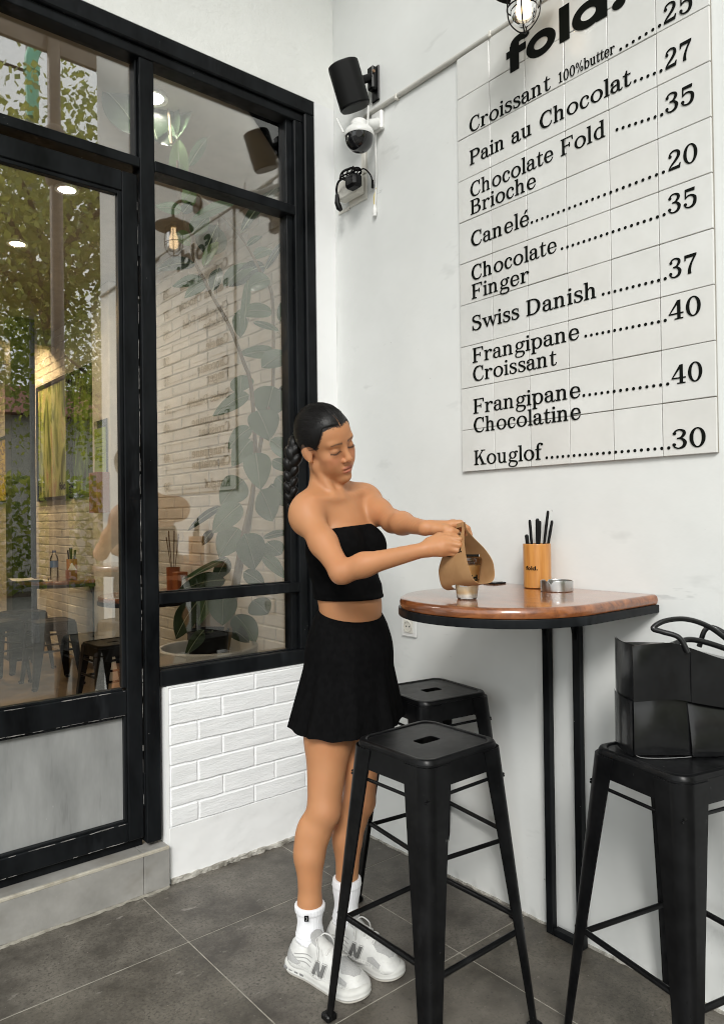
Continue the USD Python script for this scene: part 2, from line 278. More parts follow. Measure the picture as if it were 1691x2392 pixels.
    G['1']=(U(box(180,0,284,690),box(70,0,400,40),Polygon([(180,690),(284,700),(180,580),(70,560),(70,600)])),470)
    G['2']=(U(vs([(115,500),(140,620),(270,690),(410,630),(430,490),(330,330),(170,170),(85,40)],[60,44,46,84,104,84,52,40]),ball(130,510,56),Polygon([(70,0),(470,0),(500,180),(465,180),(430,105),(200,95),(85,40)])),550)
    G['3']=(U(vs([(110,570),(170,660),(280,690),(405,630),(420,520),(330,400),(210,375)],[52,44,44,84,96,60,32]),ball(125,560,52),vs([(210,375),(350,350),(445,220),(400,70),(260,8),(140,50),(90,150)],[32,66,108,92,46,44,52]),ball(112,150,54)),540)
    G['4']=(U(box(320,0,424,690),Polygon([(320,690),(424,700),(95,255),(40,225)]).difference(box(424,0,900,900)),box(35,190,520,234),box(230,0,510,38)),560)
    G['5']=(U(Polygon([(110,690),(150,690),(140,350),(105,350)]),Polygon([(110,690),(440,700),(430,590),(140,600)]),vs([(125,370),(220,440),(340,430),(440,330),(435,150),(370,45),(250,8),(140,50),(95,140)],[30,44,60,98,108,86,46,44,50]),ball(118,145,54)),540)
    G['7']=(U(Polygon([(80,690),(500,700),(490,640),(430,590),(120,590),(115,500),(78,500)]),vs([(470,650),(330,400),(255,180),(250,0)],[56,62,90,112]).intersection(box(0,0,900,700))),530)
    G['%']=(U(ring(170,530,125,160,56,30),ring(560,160,125,160,56,30),vs([(200,-10),(540,710)],[36,36])),740)
    G['.']=(ball(95,55,58),190); G[' ']=(None,280)
    return G
G=mk()
def word(t,track=0):
    x=0; out=[]
    for ch in t:
        g,a=G[ch]
        if g is not None: out.append(affinity.translate(g,x,0))
        x+=a+track
    return union_all(out)
def fit(t, x0, x1, y0, cap):
    """the letters of a word, scaled to run from x0 to x1"""
    x = 0; L = []
    for ch in t:
        g, a = G[ch]
        if g is not None: L.append(affinity.translate(g, x, 0))
        x += a
    b = union_all(L).bounds; k = cap / 700; sx = (x1 - x0) / (b[2] - b[0])
    return [affinity.affine_transform(g, [sx, 0, 0, k, x0 - b[0] * sx, y0]) for g in L]
def fold_logo(split=False):
    """heavy geometric lettering; x-height 500, ascender 700"""
    r=lambda cx,cy,R,th: ring(cx,cy,R,R*.96,th,th*.98)
    f=U(box(70,0,240,560),box(0,330,370,480),vs([(155,480),(175,600),(265,640),(370,628)],[170,165,150,145]))
    o=affinity.translate(ring(0,0,262,258,140,150),640,248)
    l=box(965,0,1135,705)
    d=U(ring(1440,248,262,258,140,150),box(1560,-2,1735,705))
    p=ball(1905,92,98)
    return [f,o,l,d,p] if split else U(f,o,l,d,p)
def fit_poly(g, w, h=None):
    b = g.bounds; kx = w / (b[2] - b[0]); ky = kx if h is None else h / (b[3] - b[1])
    return affinity.affine_transform(g, [kx, 0, 0, ky, -b[0] * kx, -b[1] * ky])
# ================================================================== the setting
part('ground', trimesh.creation.box(bounds=[[-150, -150, -.30], [150, 150, -.152]]), noisy('pale_concrete_paving', (.12, .118, .11), (.17, .165, .15), 8, 6, .85), kind='structure')
fl = part('floor', trimesh.creation.box(bounds=[[-3.4, -3.3, -.15], [.12, .03, -.0012]]), M_GROUT, kind='structure')
XS = [-3.325, -2.725, -2.125, -1.525, -.925, -.325, .0]
YS = [-3.3, -2.785, -2.185, -1.584, -.984, -.383, .0]
for i in range(6):
    for j in range(6):
        if XS[i + 1] < -2.2 and YS[j] > -2.3: continue
        part('tile', cbox([XS[i] + .0016, YS[j] + .0016, -.02], [XS[i + 1] - .0016, YS[j + 1] - .0016, rng.uniform(-.0004, .0004)], .0012), M_TILE[rng.randrange(3)], fl)
# ------------------------------------------------------------------ walls
ww = thing('shopfront_wall', 'white rendered wall around the black window, painted brickwork under the sill', 'wall', (-.4, .06, 0))
def wbox(n, lo, hi, m, **k): return solid(n, lo, hi, m, ww, 0, **k)
top = subdiv(trimesh.creation.box(bounds=[[-3.4, 0, 3.138], [.12, .20, 5.2]]), .12)
part('upper_wall', top, M_PLASTER_B, ww, world=True, smooth=False)
wbox('window_reveal', [-.106, .0, .0], [.0, .20, 3.138], M_PLASTER)
wbox('wall_core', [-.818, .004, -.1], [-.106, .20, .716], M_JOINT)
wbox('wall_end_strip', [-.8195, .0015, .0], [-.806, .19, .720], M_PLASTER)
wbox('sill_ledge', [-.806, .0005, .7165], [-.106, .10, .7215], M_PLASTER)
base = subdiv(trimesh.creation.box(bounds=[[-.806, .0, .012], [-.106, .02, .2005]]), .02)
base.vertices[:, 1] -= np.where(base.vertices[:, 1] < .01, .004 * (meshkit.fbm(base.vertices * [14, 1, 14], 3) - .5), 0)
part('render_plinth', base, M_PLASTER, ww, world=True, smooth=40)
rows = [.2025, .2745, .348, .4275, .5025, .5765, .6535, .7165]
for r in range(7):
    js = [-.8055, -.690, -.4415, -.196, -.106] if r % 2 == 0 else [-.8055, -.588, -.3435, -.106]
    js = [j + (rng.uniform(-.004, .004) if 0 < k < len(js) - 1 else 0) for k, j in enumerate(js)]
    for a, b in zip(js[:-1], js[1:]):
        m = cbox([a + .0025, -.0012, rows[r] + .0025], [b - .0025, .012, rows[r + 1] - .0025], .0035)
        m = subdiv(m, .016); w = m.vertices[:, 1] < .004
        m.vertices[w] += np.stack([.0025 * (meshkit.noise(m.vertices[w] * 40 + 7) - .5), .0034 * (meshkit.fbm(m.vertices[w] * [7, 3, 34] + r * 5 + a * 31) - .5) + rng.uniform(-.0012, .0008), .003 * (meshkit.noise(m.vertices[w] * 35 + 3) - .5)], 1)
        part('brick', m, M_BRICK, ww, world=True, smooth=28)
edge = subdiv(trimesh.creation.box(bounds=[[-.806, -.010, .0], [-.0, .004, .016]]), .009)
edge.vertices[:, 1:] += (meshkit.fbm(edge.vertices * 60, 3)[:, None] - .5) * [.014, .010] * (edge.vertices[:, 1:2] < .003)
part('broken_mortar_edge', edge, M_CEMENT, ww, world=True, smooth=40)
mw = thing('menu_wall', 'long smooth white plastered wall carrying the menu and the bar table', 'wall', (.06, -1.4, 0))
wall = subdiv(trimesh.creation.box(bounds=[[.0, -2.72, .0], [.14, .0, 5.2]]), .09)
wv = wall.vertices; wv[:, 0] -= np.where(wv[:, 0] < .01, .003 * (meshkit.fbm(wv * [1, 2.3, 2.3], 3) - .5), 0)
part('wall_face', wall, M_PLASTER_W, mw, world=True, smooth=True)
sk = subdiv(trimesh.creation.box(bounds=[[-.006, -2.7, .0], [.006, .0, .007]]), .012)
sk.vertices[:, [0, 2]] += (meshkit.fbm(sk.vertices * 45, 3)[:, None] - .5) * [.010, .006] * (sk.vertices[:, 0:1] < .0)
part('floor_joint', sk, M_CEMENT, mw, world=True, smooth=40)
# ------------------------------------------------------------------ door step
stp = thing('door_step', 'grey tiled step below the black glass door', 'step', (-1.7, .1, 0))
solid('step_core', [-2.6, -.014, 0], [-.8215, .30, .146], M_GROUT, stp, 0)
for a, b in ((-2.6, -2.117), (-2.115, -1.517), (-1.515, -.9175), (-.9155, -.8195)):
    solid('tile', [a, -.022, .006], [b, -.01, .139], M_STEP, stp, .0012)
    solid('tile', [a, -.012, .140], [b, .31, .1495], M_STEP, stp, .001)
solid('threshold', [-1.82, .052, .150], [-.889, .10, .200], M_STEEL, stp, .002)
solid('edge_strip', [-2.6, -.0232, .1395], [-.8193, -.0125, .1503], M_TRIM, stp, .0015)
dirt = subdiv(trimesh.creation.box(bounds=[[-2.6, -.030, 0], [-.82, -.018, .006]]), .011)
dirt.vertices[:, 1:] += (meshkit.fbm(dirt.vertices * 50, 3)[:, None] - .5) * [.010, .006]
part('mortar_line', dirt, M_GROUT, stp, world=True, smooth=40)
# ------------------------------------------------------------------ window
wd = thing('shop_window', 'black steel shop window with three fixed panes and a transom over the door', 'window', (-.5, .045, .72))
FY = .016
def bar(n, x0, x1, z0, z1, y0=FY, y1=.075, par=None, c=.003, m=None): return solid(n, [x0, y0, z0], [x1, y1, z1], m or M_STEEL, par or wd, c)
bar('post', -.888, -.832, .165, 3.032, .012, .085)
bar('post_bead', -.898, -.8885, 2.662, 3.030, .032, .08)
bar('top_rail', -2.0, -.109, 3.072, 3.137, -.004, .085, c=.005)
bar('top_rail_inner', -2.0, -.158, 3.034, 3.0715, .012, .085)
bar('jamb', -.160, -.109, .724, 3.0715, -.004, .085, c=.005)
bar('jamb_inner', -.204, -.1608, .783, 3.0335, .012, .085)
bar('jamb_bead', -.236, -.2045, .783, 3.0335, .030, .085)
bar('transom', -.8315, -.2045, 2.626, 2.666, .010, .085)
bar('lower_transom', -.8315, -.2045, 1.026, 1.067, .010, .085)
bar('sill_rail', -.8315, -.1605, .724, .7825, .008, .085)
bar('door_head', -2.0, -.8885, 2.624, 2.662, .012, .085)
for n, (x0, x1, z0, z1) in (('upper_pane', (-.8318, -.2355, 2.6655, 3.035)), ('middle_pane', (-.8318, -.2355, 1.0665, 2.6265)), ('lower_pane', (-.8318, -.2355, .782, 1.0265)), ('transom_pane', (-2.0, -.8885, 2.6615, 3.035))):
    solid(n, [x0, .060, z0], [x1, .064, z1], M_FILM if n == 'transom_pane' else M_PANE, wd, 0)
for (x0, x1, z0, z1) in ((-.8318, -.236, 2.6662, 2.670), (-.8318, -.236, 1.0672, 1.071), (-.8318, -.236, .7828, .786)):
    bar('putty_line', x0, x1, z0, z1, .040, .060)
# ------------------------------------------------------------------ door
dr = thing('glass_door', 'scratched black steel door with one big pane above a dull grey kick panel', 'door', (-1.34, .05, .18))
def dbar(n, x0, x1, z0, z1, y0=.026, y1=.070, c=.003, m=None): return solid(n, [x0, y0, z0], [x1, y1, z1], m or M_STEEL, dr, c)
dbar('stile', -.951, -.8935, .187, 2.600); dbar('stile', -1.815, -1.757, .187, 2.600)
dbar('top_rail', -1.7565, -.9515, 2.527, 2.600); dbar('middle_rail', -1.7565, -.9515, .640, .728); dbar('bottom_rail', -1.7565, -.9515, .187, .255)
dbar('kick_panel', -1.745, -.962, .264, .632, .048, .056, .0005, M_KICK)
for n, a in (('pane_bead', (-.966, -.9515, .737, 2.527)), ('pane_bead', (-1.7565, -.9665, .728, .737)), ('pane_bead', (-1.7565, -.9665, 2.512, 2.5265)), ('pane_bead', (-1.757, -1.742, .737, 2.511)),
             ('panel_bead', (-.962, -.9515, .2555, .6395)), ('panel_bead', (-1.7565, -.9625, .2555, .264)), ('panel_bead', (-1.7565, -.9625, .631, .6395))):
    dbar(n, *a, y0=.031, y1=.058, c=.002)
def chips(x0, x1, z, n, seed, y=.0262, vertical=False):
    """thin worn edge: short flakes along a line"""
    r = random.Random(seed); g = []
    for _ in range(n):
        a = r.uniform(x0, x1); l = r.uniform(.004, .05); h = r.uniform(.0003, .0009); dz = r.uniform(-.0007, .0007)
        if vertical: g.append(trimesh.creation.box(bounds=[[z + dz - h, y - .0009, a], [z + dz + h, y + .004, min(x1, a + l)]]))
        else: g.append(trimesh.creation.box(bounds=[[a, y - .0009, z + dz - h], [min(x1, a + l), y + .004, z + dz + h]]))
    return cat_(g)
part('worn_edge', cat_([chips(-1.75, -.96, .727, 26, 1), chips(-1.75, -.96, .6412, 18, 2), chips(-1.75, -.96, .2535, 22, 3), chips(-1.75, -.96, .190, 14, 4)]), M_CHIP, dr, world=True, smooth=False, label='chipped pale edges of the door rails')
part('worn_edge', cat_([chips(.3, 2.5, -.895, 34, 5, vertical=True), chips(1.2, 1.9, -.8945, 50, 6, vertical=True)]), M_CHIP, dr, world=True, smooth=False)
dbar('hinge', -.8932, -.8885, .30, .42, .018, .05); dbar('hinge', -.8932, -.8885, 1.30, 1.42, .018, .05); dbar('hinge', -.8932, -.8885, 2.30, 2.42, .018, .05)
solid('pane', [-1.757, .044, .7365], [-.9655, .048, 2.512], M_FILM, dr, 0)
part('handle', tube(spline([(-1.785, .026, 1.0), (-1.785, -.03, 1.0), (-1.785, -.03, 1.3), (-1.785, .026, 1.3)], 6), .010), M_CHROME, dr, world=True)
p2 = thing('door_post', 'black steel post at the far side of the glass door', 'post', (-1.86, .05, .15)); solid('post_tube', [-1.9, .012, .15], [-1.82, .085, 2.62], M_STEEL, p2); solid('post_foot', [-1.92, .0, .15], [-1.80, .10, .158], M_STEEL, p2)
cw = thing('shopfront_wall_end', 'white rendered wall beyond the far door post', 'wall', (-2.7, .1, 0)); solid('wall_face', [-3.4, 0, 0], [-2.02, .2, 3.136], M_PLASTER, cw, 0)
solid('wall_jamb', [-2.0195, .02, .15], [-1.9205, .2, 3.03], M_PLASTER, cw, 0)

# ================================================================== inside the cafe
inr = part('interior_floor', trimesh.creation.box(bounds=[[-5, .202, -.1], [.2, 9, .150]]), noisy('interior_floor', (.14, .10, .065), (.20, .15, .10), 3, 6, .45), kind='structure')
M_CEIL = flat('interior_ceiling_paint', (.40, .36, .29), .8); M_INW = flat('interior_wall_paint', (.48, .43, .33), .8)
cl = thing('interior_ceiling', 'dim cream ceiling inside the cafe', 'ceiling', (-2, 4, 3.12)); solid('ceiling_board', [-5, .202, 3.12], [.6, 9, 3.3], M_CEIL, cl, 0); 
for k, y in enumerate((4.55, 6.2)): solid('beam', [-5, y, 2.98], [.2, y + .16, 3.119], M_CEIL, cl, .005)
iw = thing('interior_wall', 'plain far walls inside the cafe', 'wall', (-2, 9, 0)); solid('back_wall', [-5, 9, 0], [.6, 9.2, 3.12], M_INW, iw, 0); solid('side_wall', [-5.2, .202, 0], [-5, 9.2, 3.12], M_INW, iw, 0)
bw = thing('brick_wall', 'cream brick wall inside the cafe, behind the rubber plant', 'wall', (.3, 3, .15))
M_IBRICK = noisy('cream_painted_brick', (.60, .59, .56), (.70, .69, .66), 6, 6, .6, .5, 40, (1, 1, 3), rand=.05); M_IJOINT = flat('cream_joint', (.70, .69, .65), .8)
solid('wall_core', [.206, .202, .15], [.36, 9, 3.12], M_IJOINT, bw, 0)
rest = []
for r in range(40):
    z0 = .152 + r * .0745; y = .205 - (r % 2) * .12
    while y < 7.4:
        y1 = y + .245; a, b = max(y, .205), min(y1, 8.9)
        if b - a > .03:
            m = cbox([.1975 + rng.uniform(-.0015, .0015), a + .004, z0 + .004], [.22, b - .004, z0 + .0705], .004)
            near = y < 2.0 and z0 > .62 and z0 < 3.0
            if near and sum(1 for _ in [0]) and USED.get(('/World/brick_wall', 'brick'), 0) < 300: part('brick', m, M_IBRICK, bw, world=True, smooth=False)
            else: rest.append(m)
        y = y1
part('brick_courses', cat_(rest), M_IBRICK, bw, world=True, smooth=False, kind='stuff', label='brick courses farther down the wall')
pl = thing('pillar', 'plain white pillar inside, right of the framed pictures', 'pillar', (.12, 2.97, .15)); solid('pillar_shaft', [.05, 2.79, .15], [.204, 3.15, 3.118], M_INW2 if 'M_INW2' in globals() else flat('pillar_paint', (.74, .72, .66), .7), pl, .004)
solid('pillar_base', [.046, 2.786, .151], [.2035, 3.154, .23], flat('pillar_base_paint', (.55, .53, .48), .6), pl, .003)
co = thing('steel_column', 'black column standing inside behind the table', 'column', (-.17, 4.3, .15)); solid('column_shaft', [-.27, 4.2, .15], [-.07, 4.4, 3.118], M_BLACKP, co, .006); solid('column_base', [-.30, 4.17, .15], [-.04, 4.43, .17], M_BLACKP, co)
# pictures
def leafart(name, cols, sc, st, rot):
    return mat(name, {'g': ('geometry', {}), 'mp': ('mapping', {'scale': st, 'rotation': (rot, 0, 0)}), 'n': ('noise_texture', {'scale': sc, 'detail': 3.0, 'distortion': 1.4}), 'r': ('rgb_ramp', {'ramp': cols}), 'p': ('principled_bsdf', {'roughness': .25})},
               [('g.position', 'mp.vector'), ('mp.vector', 'n.vector'), ('n.fac', 'r.fac'), ('r.color', 'p.base_color')])
ART = [leafart('print_leaves_pale', [(.3, (.03, .04, .02)), (.45, (.16, .22, .05)), (.55, (.40, .46, .20)), (.7, (.36, .25, .15))], 2.2, (1, 3.2, .7), .5),
       leafart('print_leaves_green', [(.32, (.012, .016, .008)), (.46, (.10, .20, .02)), (.58, (.28, .42, .05)), (.72, (.10, .10, .07))], 2.6, (1, 2.4, .9), -.6),
       leafart('print_yellow_fruit', [(.35, (.12, .07, .01)), (.5, (.60, .42, .02)), (.65, (.80, .64, .08))], 9, (1, 1, 2.2), .2)]
def picture(y0, y1, z0, z1, art, label, logo=False):
    o = thing('framed_picture', label, 'picture', (.18, (y0 + y1) / 2, z0), group=None); w = .035
    for n, lo, hi in (('frame_side', [.168, y0, z0], [.196, y0 + w, z1]), ('frame_side', [.168, y1 - w, z0], [.196, y1, z1]), ('frame_rail', [.168, y0 + w, z0], [.196, y1 - w, z0 + w]), ('frame_rail', [.168, y0 + w, z1 - w], [.196, y1 - w, z1])):
        solid(n, lo, hi, M_BLACKP, o, .003)
    solid('print', [.182, y0 + w, z0 + w], [.195, y1 - w, z1 - w], art, o, 0)
    if logo:
        g = fit_poly(fold_logo(), .19, .07); part('lettering', xf(extrude(g, .001), frame((.1812, y0 + .26, z0 + .09), (0, -1, 0), (0, 0, 1), (-1, 0, 0))), M_INK, o, world=True, smooth=False)
# ------------------------------------------------------------------ lamps inside
M_LED = [glow('downlight_warm', (1.0, .70, .36), 900.0), glow('downlight_soft', (1.0, .95, .90), 95.0), glow('downlight_mid', (1.0, .84, .62), 330.0)]
for k, (x, y, s) in enumerate(((-.68, .36, 'downlight nearest the window pane'), (-.68, 1.45, 'second downlight in from the door glass'), (-.675, 2.42, 'third downlight in from the door glass'), (-2.2, 1.6, 'downlight over the unseen left of the room'), (-2.2, 3.6, 'downlight deep in the unseen left of the room'), (-.9, 5.6, 'farthest downlight at the back of the room'), (-.35, 4.9, 'downlight washing the framed pictures'))):
    z = 3.119
    o = thing('downlight', 'small round warm ' + s, 'lamp', (x, y, z), group='downlights inside the cafe')
    part('trim_ring', lathe([(.045, 0), (.062, 0), (.062, -.012), (.045, -.010)], 24), M_WHITEP, o)
    part('light_disc', lathe([(0, -.006), (.044, -.006), (.044, -.002), (0, -.002)], 24), M_LED[1 if k < 2 else 2 if k in (2, 3) else 0], o)
# ================================================================== interior furniture (the D-shaped tables and low stools)
def dshape(R=.30, L=.315, n=40):
    """half-round table outline, wall side on x = 0, centred on y = 0: points and outward normals"""
    P, N = [], []
    P.append((0, R)); N.append((0, 1)); P.append((-L * .5, R)); N.append((0, 1))
    for t in np.linspace(math.pi / 2, 3 * math.pi / 2, n): P.append((-L + R * math.cos(t), R * math.sin(t))); N.append((math.cos(t), math.sin(t)))
    P.append((-L * .5, -R)); N.append((0, -1)); P.append((0, -R)); N.append((0, -1))
    return np.array(P), np.array(N)
def loft(rings, cap=True):
    n = len(rings[0]); V = np.vstack(rings); F = []
    for i in range(len(rings) - 1):
        for k in range(n):
            l = (k + 1) % n; F += [[i * n + k, i * n + l, (i + 1) * n + l], [i * n + k, (i + 1) * n + l, (i + 1) * n + k]]
    if cap:
        for idx, flip in ((0, 1), (len(rings) - 1, 0)):
            c = len(V); V = np.vstack([V, rings[idx].mean(0)])
            for k in range(n):
                l = (k + 1) % n; F.append([c, idx * n + l, idx * n + k] if flip else [c, idx * n + k, idx * n + l])
    m = trimesh.Trimesh(V, F, process=False)
    if m.volume < 0: m.invert()
    return m
def dtop(P, N, prof):
    c = np.array([P[:, 0].mean(), 0]); R = []
    for off, z in prof:
        q = P + N * off; q[0, 0] = q[-1, 0] = 0; R.append(np.column_stack([q, np.full(len(q), z)]))
    return loft(R)
def make_table(loc, h, label, gap=.112):
    o = thing('bar_table', label, 'table', loc)
    P, N = dshape()
    part('tabletop', dtop(P, N, [(-.012, h - .028), (-.004, h - .027), (-.001, h - .018), (-.001, h - .012), (-.004, h - .004), (-.010, h - .0005), (-.016, h)]), M_WOOD, o, smooth=50)
    part('edge_band', dtop(P, N, [(-.006, h - .051), (.0015, h - .051), (.0025, h - .049), (.0025, h - .030), (.0015, h - .0285), (-.008, h - .0282)]), M_STEEL, o, smooth=40)
    for y in (.066, .066 - gap):
        l = part('leg', cbox([-.032, y - .0125, .0], [-.007, y + .0125, h - .0605], .002), M_STEEL, o)
        g = Polygon([(-.036, h - .0615), (-.085, h - .0615), (-.06, h - .085), (-.0365, h - .155)])
        part('gusset', xf(extrude(g, .006), frame((0, y + .003, 0), (1, 0, 0), (0, 0, 1), (0, -1, 0))), M_STEEL, l)
        part('arm', cbox([-.36, y - .012, h - .072], [-.0865, y + .012, h - .0612], .002), M_STEEL, o)
    part('floor_rail', cbox([-.034, .066 - gap + .0155, .0015], [-.008, .0505, .024], .002), M_STEEL, o)
    return o
tb = make_table((-.004, -1.170, 0), 1.105, 'half-round varnished wood bar table on two black legs against the white wall')
make_table((.192, 3.42, .15), .74, 'farther wooden half-round table inside, with the water bottle on it')
make_table((.192, 1.72, .15), .74, 'nearer wooden half-round table inside, cut off by the door stile')
def rsq(h, r, z, n=9, hy=None):
    hy = h if hy is None else hy; P = []
    for k, (sx, sy) in enumerate(((1, 1), (-1, 1), (-1, -1), (1, -1))):
        for t in np.linspace(0, math.pi / 2, n):
            a = t + k * math.pi / 2; P.append((sx * (h - r) + r * math.cos(a), sy * (hy - r) + r * math.sin(a), z))
    return np.array(P)
def make_stool(label, H=.75, b=.198, group=None, loc=(0, 0, 0), rz=0, bumper=True):
    o = thing('bar_stool', label, 'stool', loc, rz, group)
    t = .1385
    hz = lambda z: b + (t + .002 - b) * (z / (H - .01))
    # seat: rolled rim round a slightly sunken panel with a hand slot
    pan = Polygon(rsq(.119, .030, 0)[:, :2]).difference(box(-.026, -.0105, .026, .0105).buffer(.0095))
    seat = [xf(extrude(pan, .003), frame((0, 0, H - .0065), (1, 0, 0), (0, 1, 0), (0, 0, 1)))]
    prof = [(.1185, .030, H - .0065), (.1205, .031, H - .0025), (.1245, .033, H), (.1305, .036, H), (.136, .040, H - .0015), (.139, .043, H - .006), (.1405, .044, H - .012)]
    seat.append(loft([rsq(h, r, z) for h, r, z in prof], cap=False))
    part('seat', cat_(seat), M_STOOL, o, smooth=40)
    zz = [(.1405, .044, H - .0125), (.143, .045, H - .035), (.147, .045, H - .0655)]
    R = [rsq(h, r, z) for h, r, z in zz] + [rsq(h - .003, r - .003, z) for h, r, z in zz[::-1]]
    part('apron', loft(R + [R[0]], cap=False), M_STOOL, o, smooth=40)
    for sx in (-1, 1):
        for sy in (-1, 1):
            rings = []
            for z in np.linspace(.012, H - .016, 9):
                w = .032 + .052 * (z / H) ** 1.15; c = hz(z) + .0035; r = min(.018 + .022 * z / H, w * .55); th = .0035
                out = [(c - w, c), (c - r, c)] + [(c - r + r * math.cos(a), c - r + r * math.sin(a)) for a in np.linspace(math.pi / 2, 0, 7)[1:-1]] + [(c, c - r), (c, c - w)]
                r2 = r - th; inn = [(c - th, c - w), (c - th, c - r)] + [(c - r + r2 * math.cos(a), c - r + r2 * math.sin(a)) for a in np.linspace(0, math.pi / 2, 7)[1:-1]] + [(c - r, c - th), (c - w, c - th)]
                q = np.array(out + inn); rings.append(np.column_stack([q[:, 0] * sx, q[:, 1] * sy, np.full(len(q), z)]))
            l = part('leg', loft(rings), M_STOOL, o, smooth=40)
            c = b - .008; part('rubber_foot', cbox([sx * c - .017, sy * c - .017, 0], [sx * c + .017, sy * c + .017, .020], .005), M_BLACKP, l)
    for z, ax in ((.262, 0), (.286, 1), (H - .088, 0), (H - .094, 1)):
        h = hz(z) - .006; r = .0075 if z < .5 else .0045
        for s in (-1, 1):
            a, e = ((-h, s * h, z), (h, s * h, z)) if ax == 0 else ((s * h, -h, z), (s * h, h, z))
            part('brace', tube([a, tuple(np.array(a) * .92 + np.array(e) * .08), tuple(np.array(a) * .08 + np.array(e) * .92), e], [r * .7, r, r, r * .7], 8), M_STOOL, o, smooth=60)
    if bumper: part('stacking_pad', cbox([-hz(H - .09) + .02, hz(H - .09) - .02, H - .106], [-hz(H - .09) + .044, hz(H - .09) - .004, H - .082], .003), flat('grey_rubber', (.05, .05, .052), .7), o)
    return o
st1 = make_stool('nearest black metal bar stool, empty, in front of the woman', loc=(-.617, -1.150, 0))
copy(st1, (-.208, -.762, 0), -8, 'black metal bar stool standing under the table by the wall outlet')
copy(st1, (-.245, -1.636, 0), -13.6, 'black metal bar stool with the leather bag on its seat')
ls = make_stool('low black metal stool inside, under the farther wooden table', H=.47, b=.175, loc=(-.30, 3.05, .15), bumper=False)
copy(ls, (-.30, 3.78, .15), 10, 'low black metal stool inside, deepest one beside the column')
copy(ls, (-.33, 1.78, .15), 4, 'low black metal stool inside, tucked under the nearer wooden table')
copy(ls, (-.62, 3.30, .15), 25, 'low black metal stool inside, standing out in the room')

# ================================================================== menu board
mb = thing('menu_board', 'tiled pale menu board with black lettering and prices on the white wall', 'menu board', (-.006, -1.19, 1.5))
part('backing', trimesh.creation.box(bounds=[[-.006, -1.646, 1.497], [.004, -.741, 2.990]]), M_GROUT2, mb, world=True, smooth=False)
for r in range(10):
    for c in range(6):
        ya, yb = -.740 - .1511 * c, -.740 - .1511 * (c + 1); z0 = 1.4955 + r * .1498
        dx = rng.uniform(-.0006, .0006); j = [rng.uniform(-.0004, .0004) for _ in range(4)]
        m = cbox([-.0125 + dx, yb + .0011 + j[0], z0 + .0011 + j[1]], [-.004, ya - .0011 + j[2], z0 + .1487 + j[3]], .0012)
        m = subdiv(m, .05); w = m.vertices[:, 0] < -.008; m.vertices[w, 0] += .0008 * (meshkit.noise(m.vertices[w] * 17 + c * 3 + r) - .5)
        part('tile', m, M_MENU[rng.randrange(2)], mb, world=True, smooth=25)
WF = lambda: frame((-.0136, 0, 0), (0, -1, 0), (0, 0, 1), (-1, 0, 0))
def letter(g): part('letter', xf(extrude(g.buffer(0), .0011), WF()), M_INK, mb, world=True, smooth=False)
CAP = .0515
def line(t, x1, z, price=None, pz=None, px=(1.522, 1.603), dots=None, small=None, bold=5, x0=.799):
    g = fit(t, x0, x1, z, CAP)
    if small: g += fit(small[0], small[1], small[2], z + .003, .033)
    if price: g += fit(price, px[0], px[1], pz, CAP * 1.02)
    for u in g: letter(u.buffer(.0003))
    if price:
        a, b, n = dots
        u = union_all([Point(a + (b - a) * i / (n - 1), (z + .004) + (pz - z) * i / (n - 1)).buffer(.0048, 6) for i in range(n)])
        part('dotted_line', xf(extrude(u, .0004), WF()), M_INK, mb, world=True, smooth=False, kind='stuff')
line('Croissant', 1.143, 2.700, '25', 2.706, (1.521, 1.601), (1.388, 1.508, 7), ('100%butter', 1.174, 1.369))
line('Pain au Chocolat', 1.420, 2.585, '27', 2.577, (1.523, 1.597), (1.432, 1.510, 5))
line('Chocolate Fold', 1.333, 2.469, '35', 2.453, (1.521, 1.602), (1.372, 1.510, 8))
line('Brioche', 1.080, 2.407)
line('Canel\u00e9', 1.051, 2.293, '20', 2.290, (1.527, 1.608), (1.062, 1.512, 23))
line('Chocolate', 1.156, 2.173, '35', 2.170, (1.524, 1.604), (1.176, 1.512, 18))
line('Finger', 1.048, 2.107)
line('Swiss Danish', 1.294, 1.994, '37', 1.990, (1.524, 1.601), (1.318, 1.512, 11))
line('Frangipane', 1.233, 1.880, '40', 1.873, (1.521, 1.610), (1.256, 1.510, 14))
line('Croissant', 1.150, 1.814)
line('Frangipane', 1.234, 1.699, '40', 1.694, (1.526, 1.611), (1.246, 1.514, 14))
line('Chocolatine', 1.234, 1.632)
line('Kouglof', 1.092, 1.517, '30', 1.515, (1.525, 1.617), (1.106, 1.514, 21))
for g in fold_logo(True): letter(affinity.translate(affinity.scale(g, .423 / 1933, .112 / 705, origin=(0, 0)), .983 - 70 * .423 / 1933, 2.826))
cn = thing('cable_conduit', 'thin pale grey conduit running along the white wall above the camera', 'pipe', (-.008, -.6, 3.0))
part('pipe', tube([(-.010, -.225, 3.008), (-.010, -1.2, 2.999), (-.010, -2.7, 2.99)], .0095, 12), flat('conduit_grey', (.52, .51, .47), .5), cn, world=True, smooth=60)
for y in (-.42, -.9, -1.5): solid('clip', [-.0205, y - .006, 2.992], [-.0005, y + .006, 3.013], M_CREAMP, cn, .002)
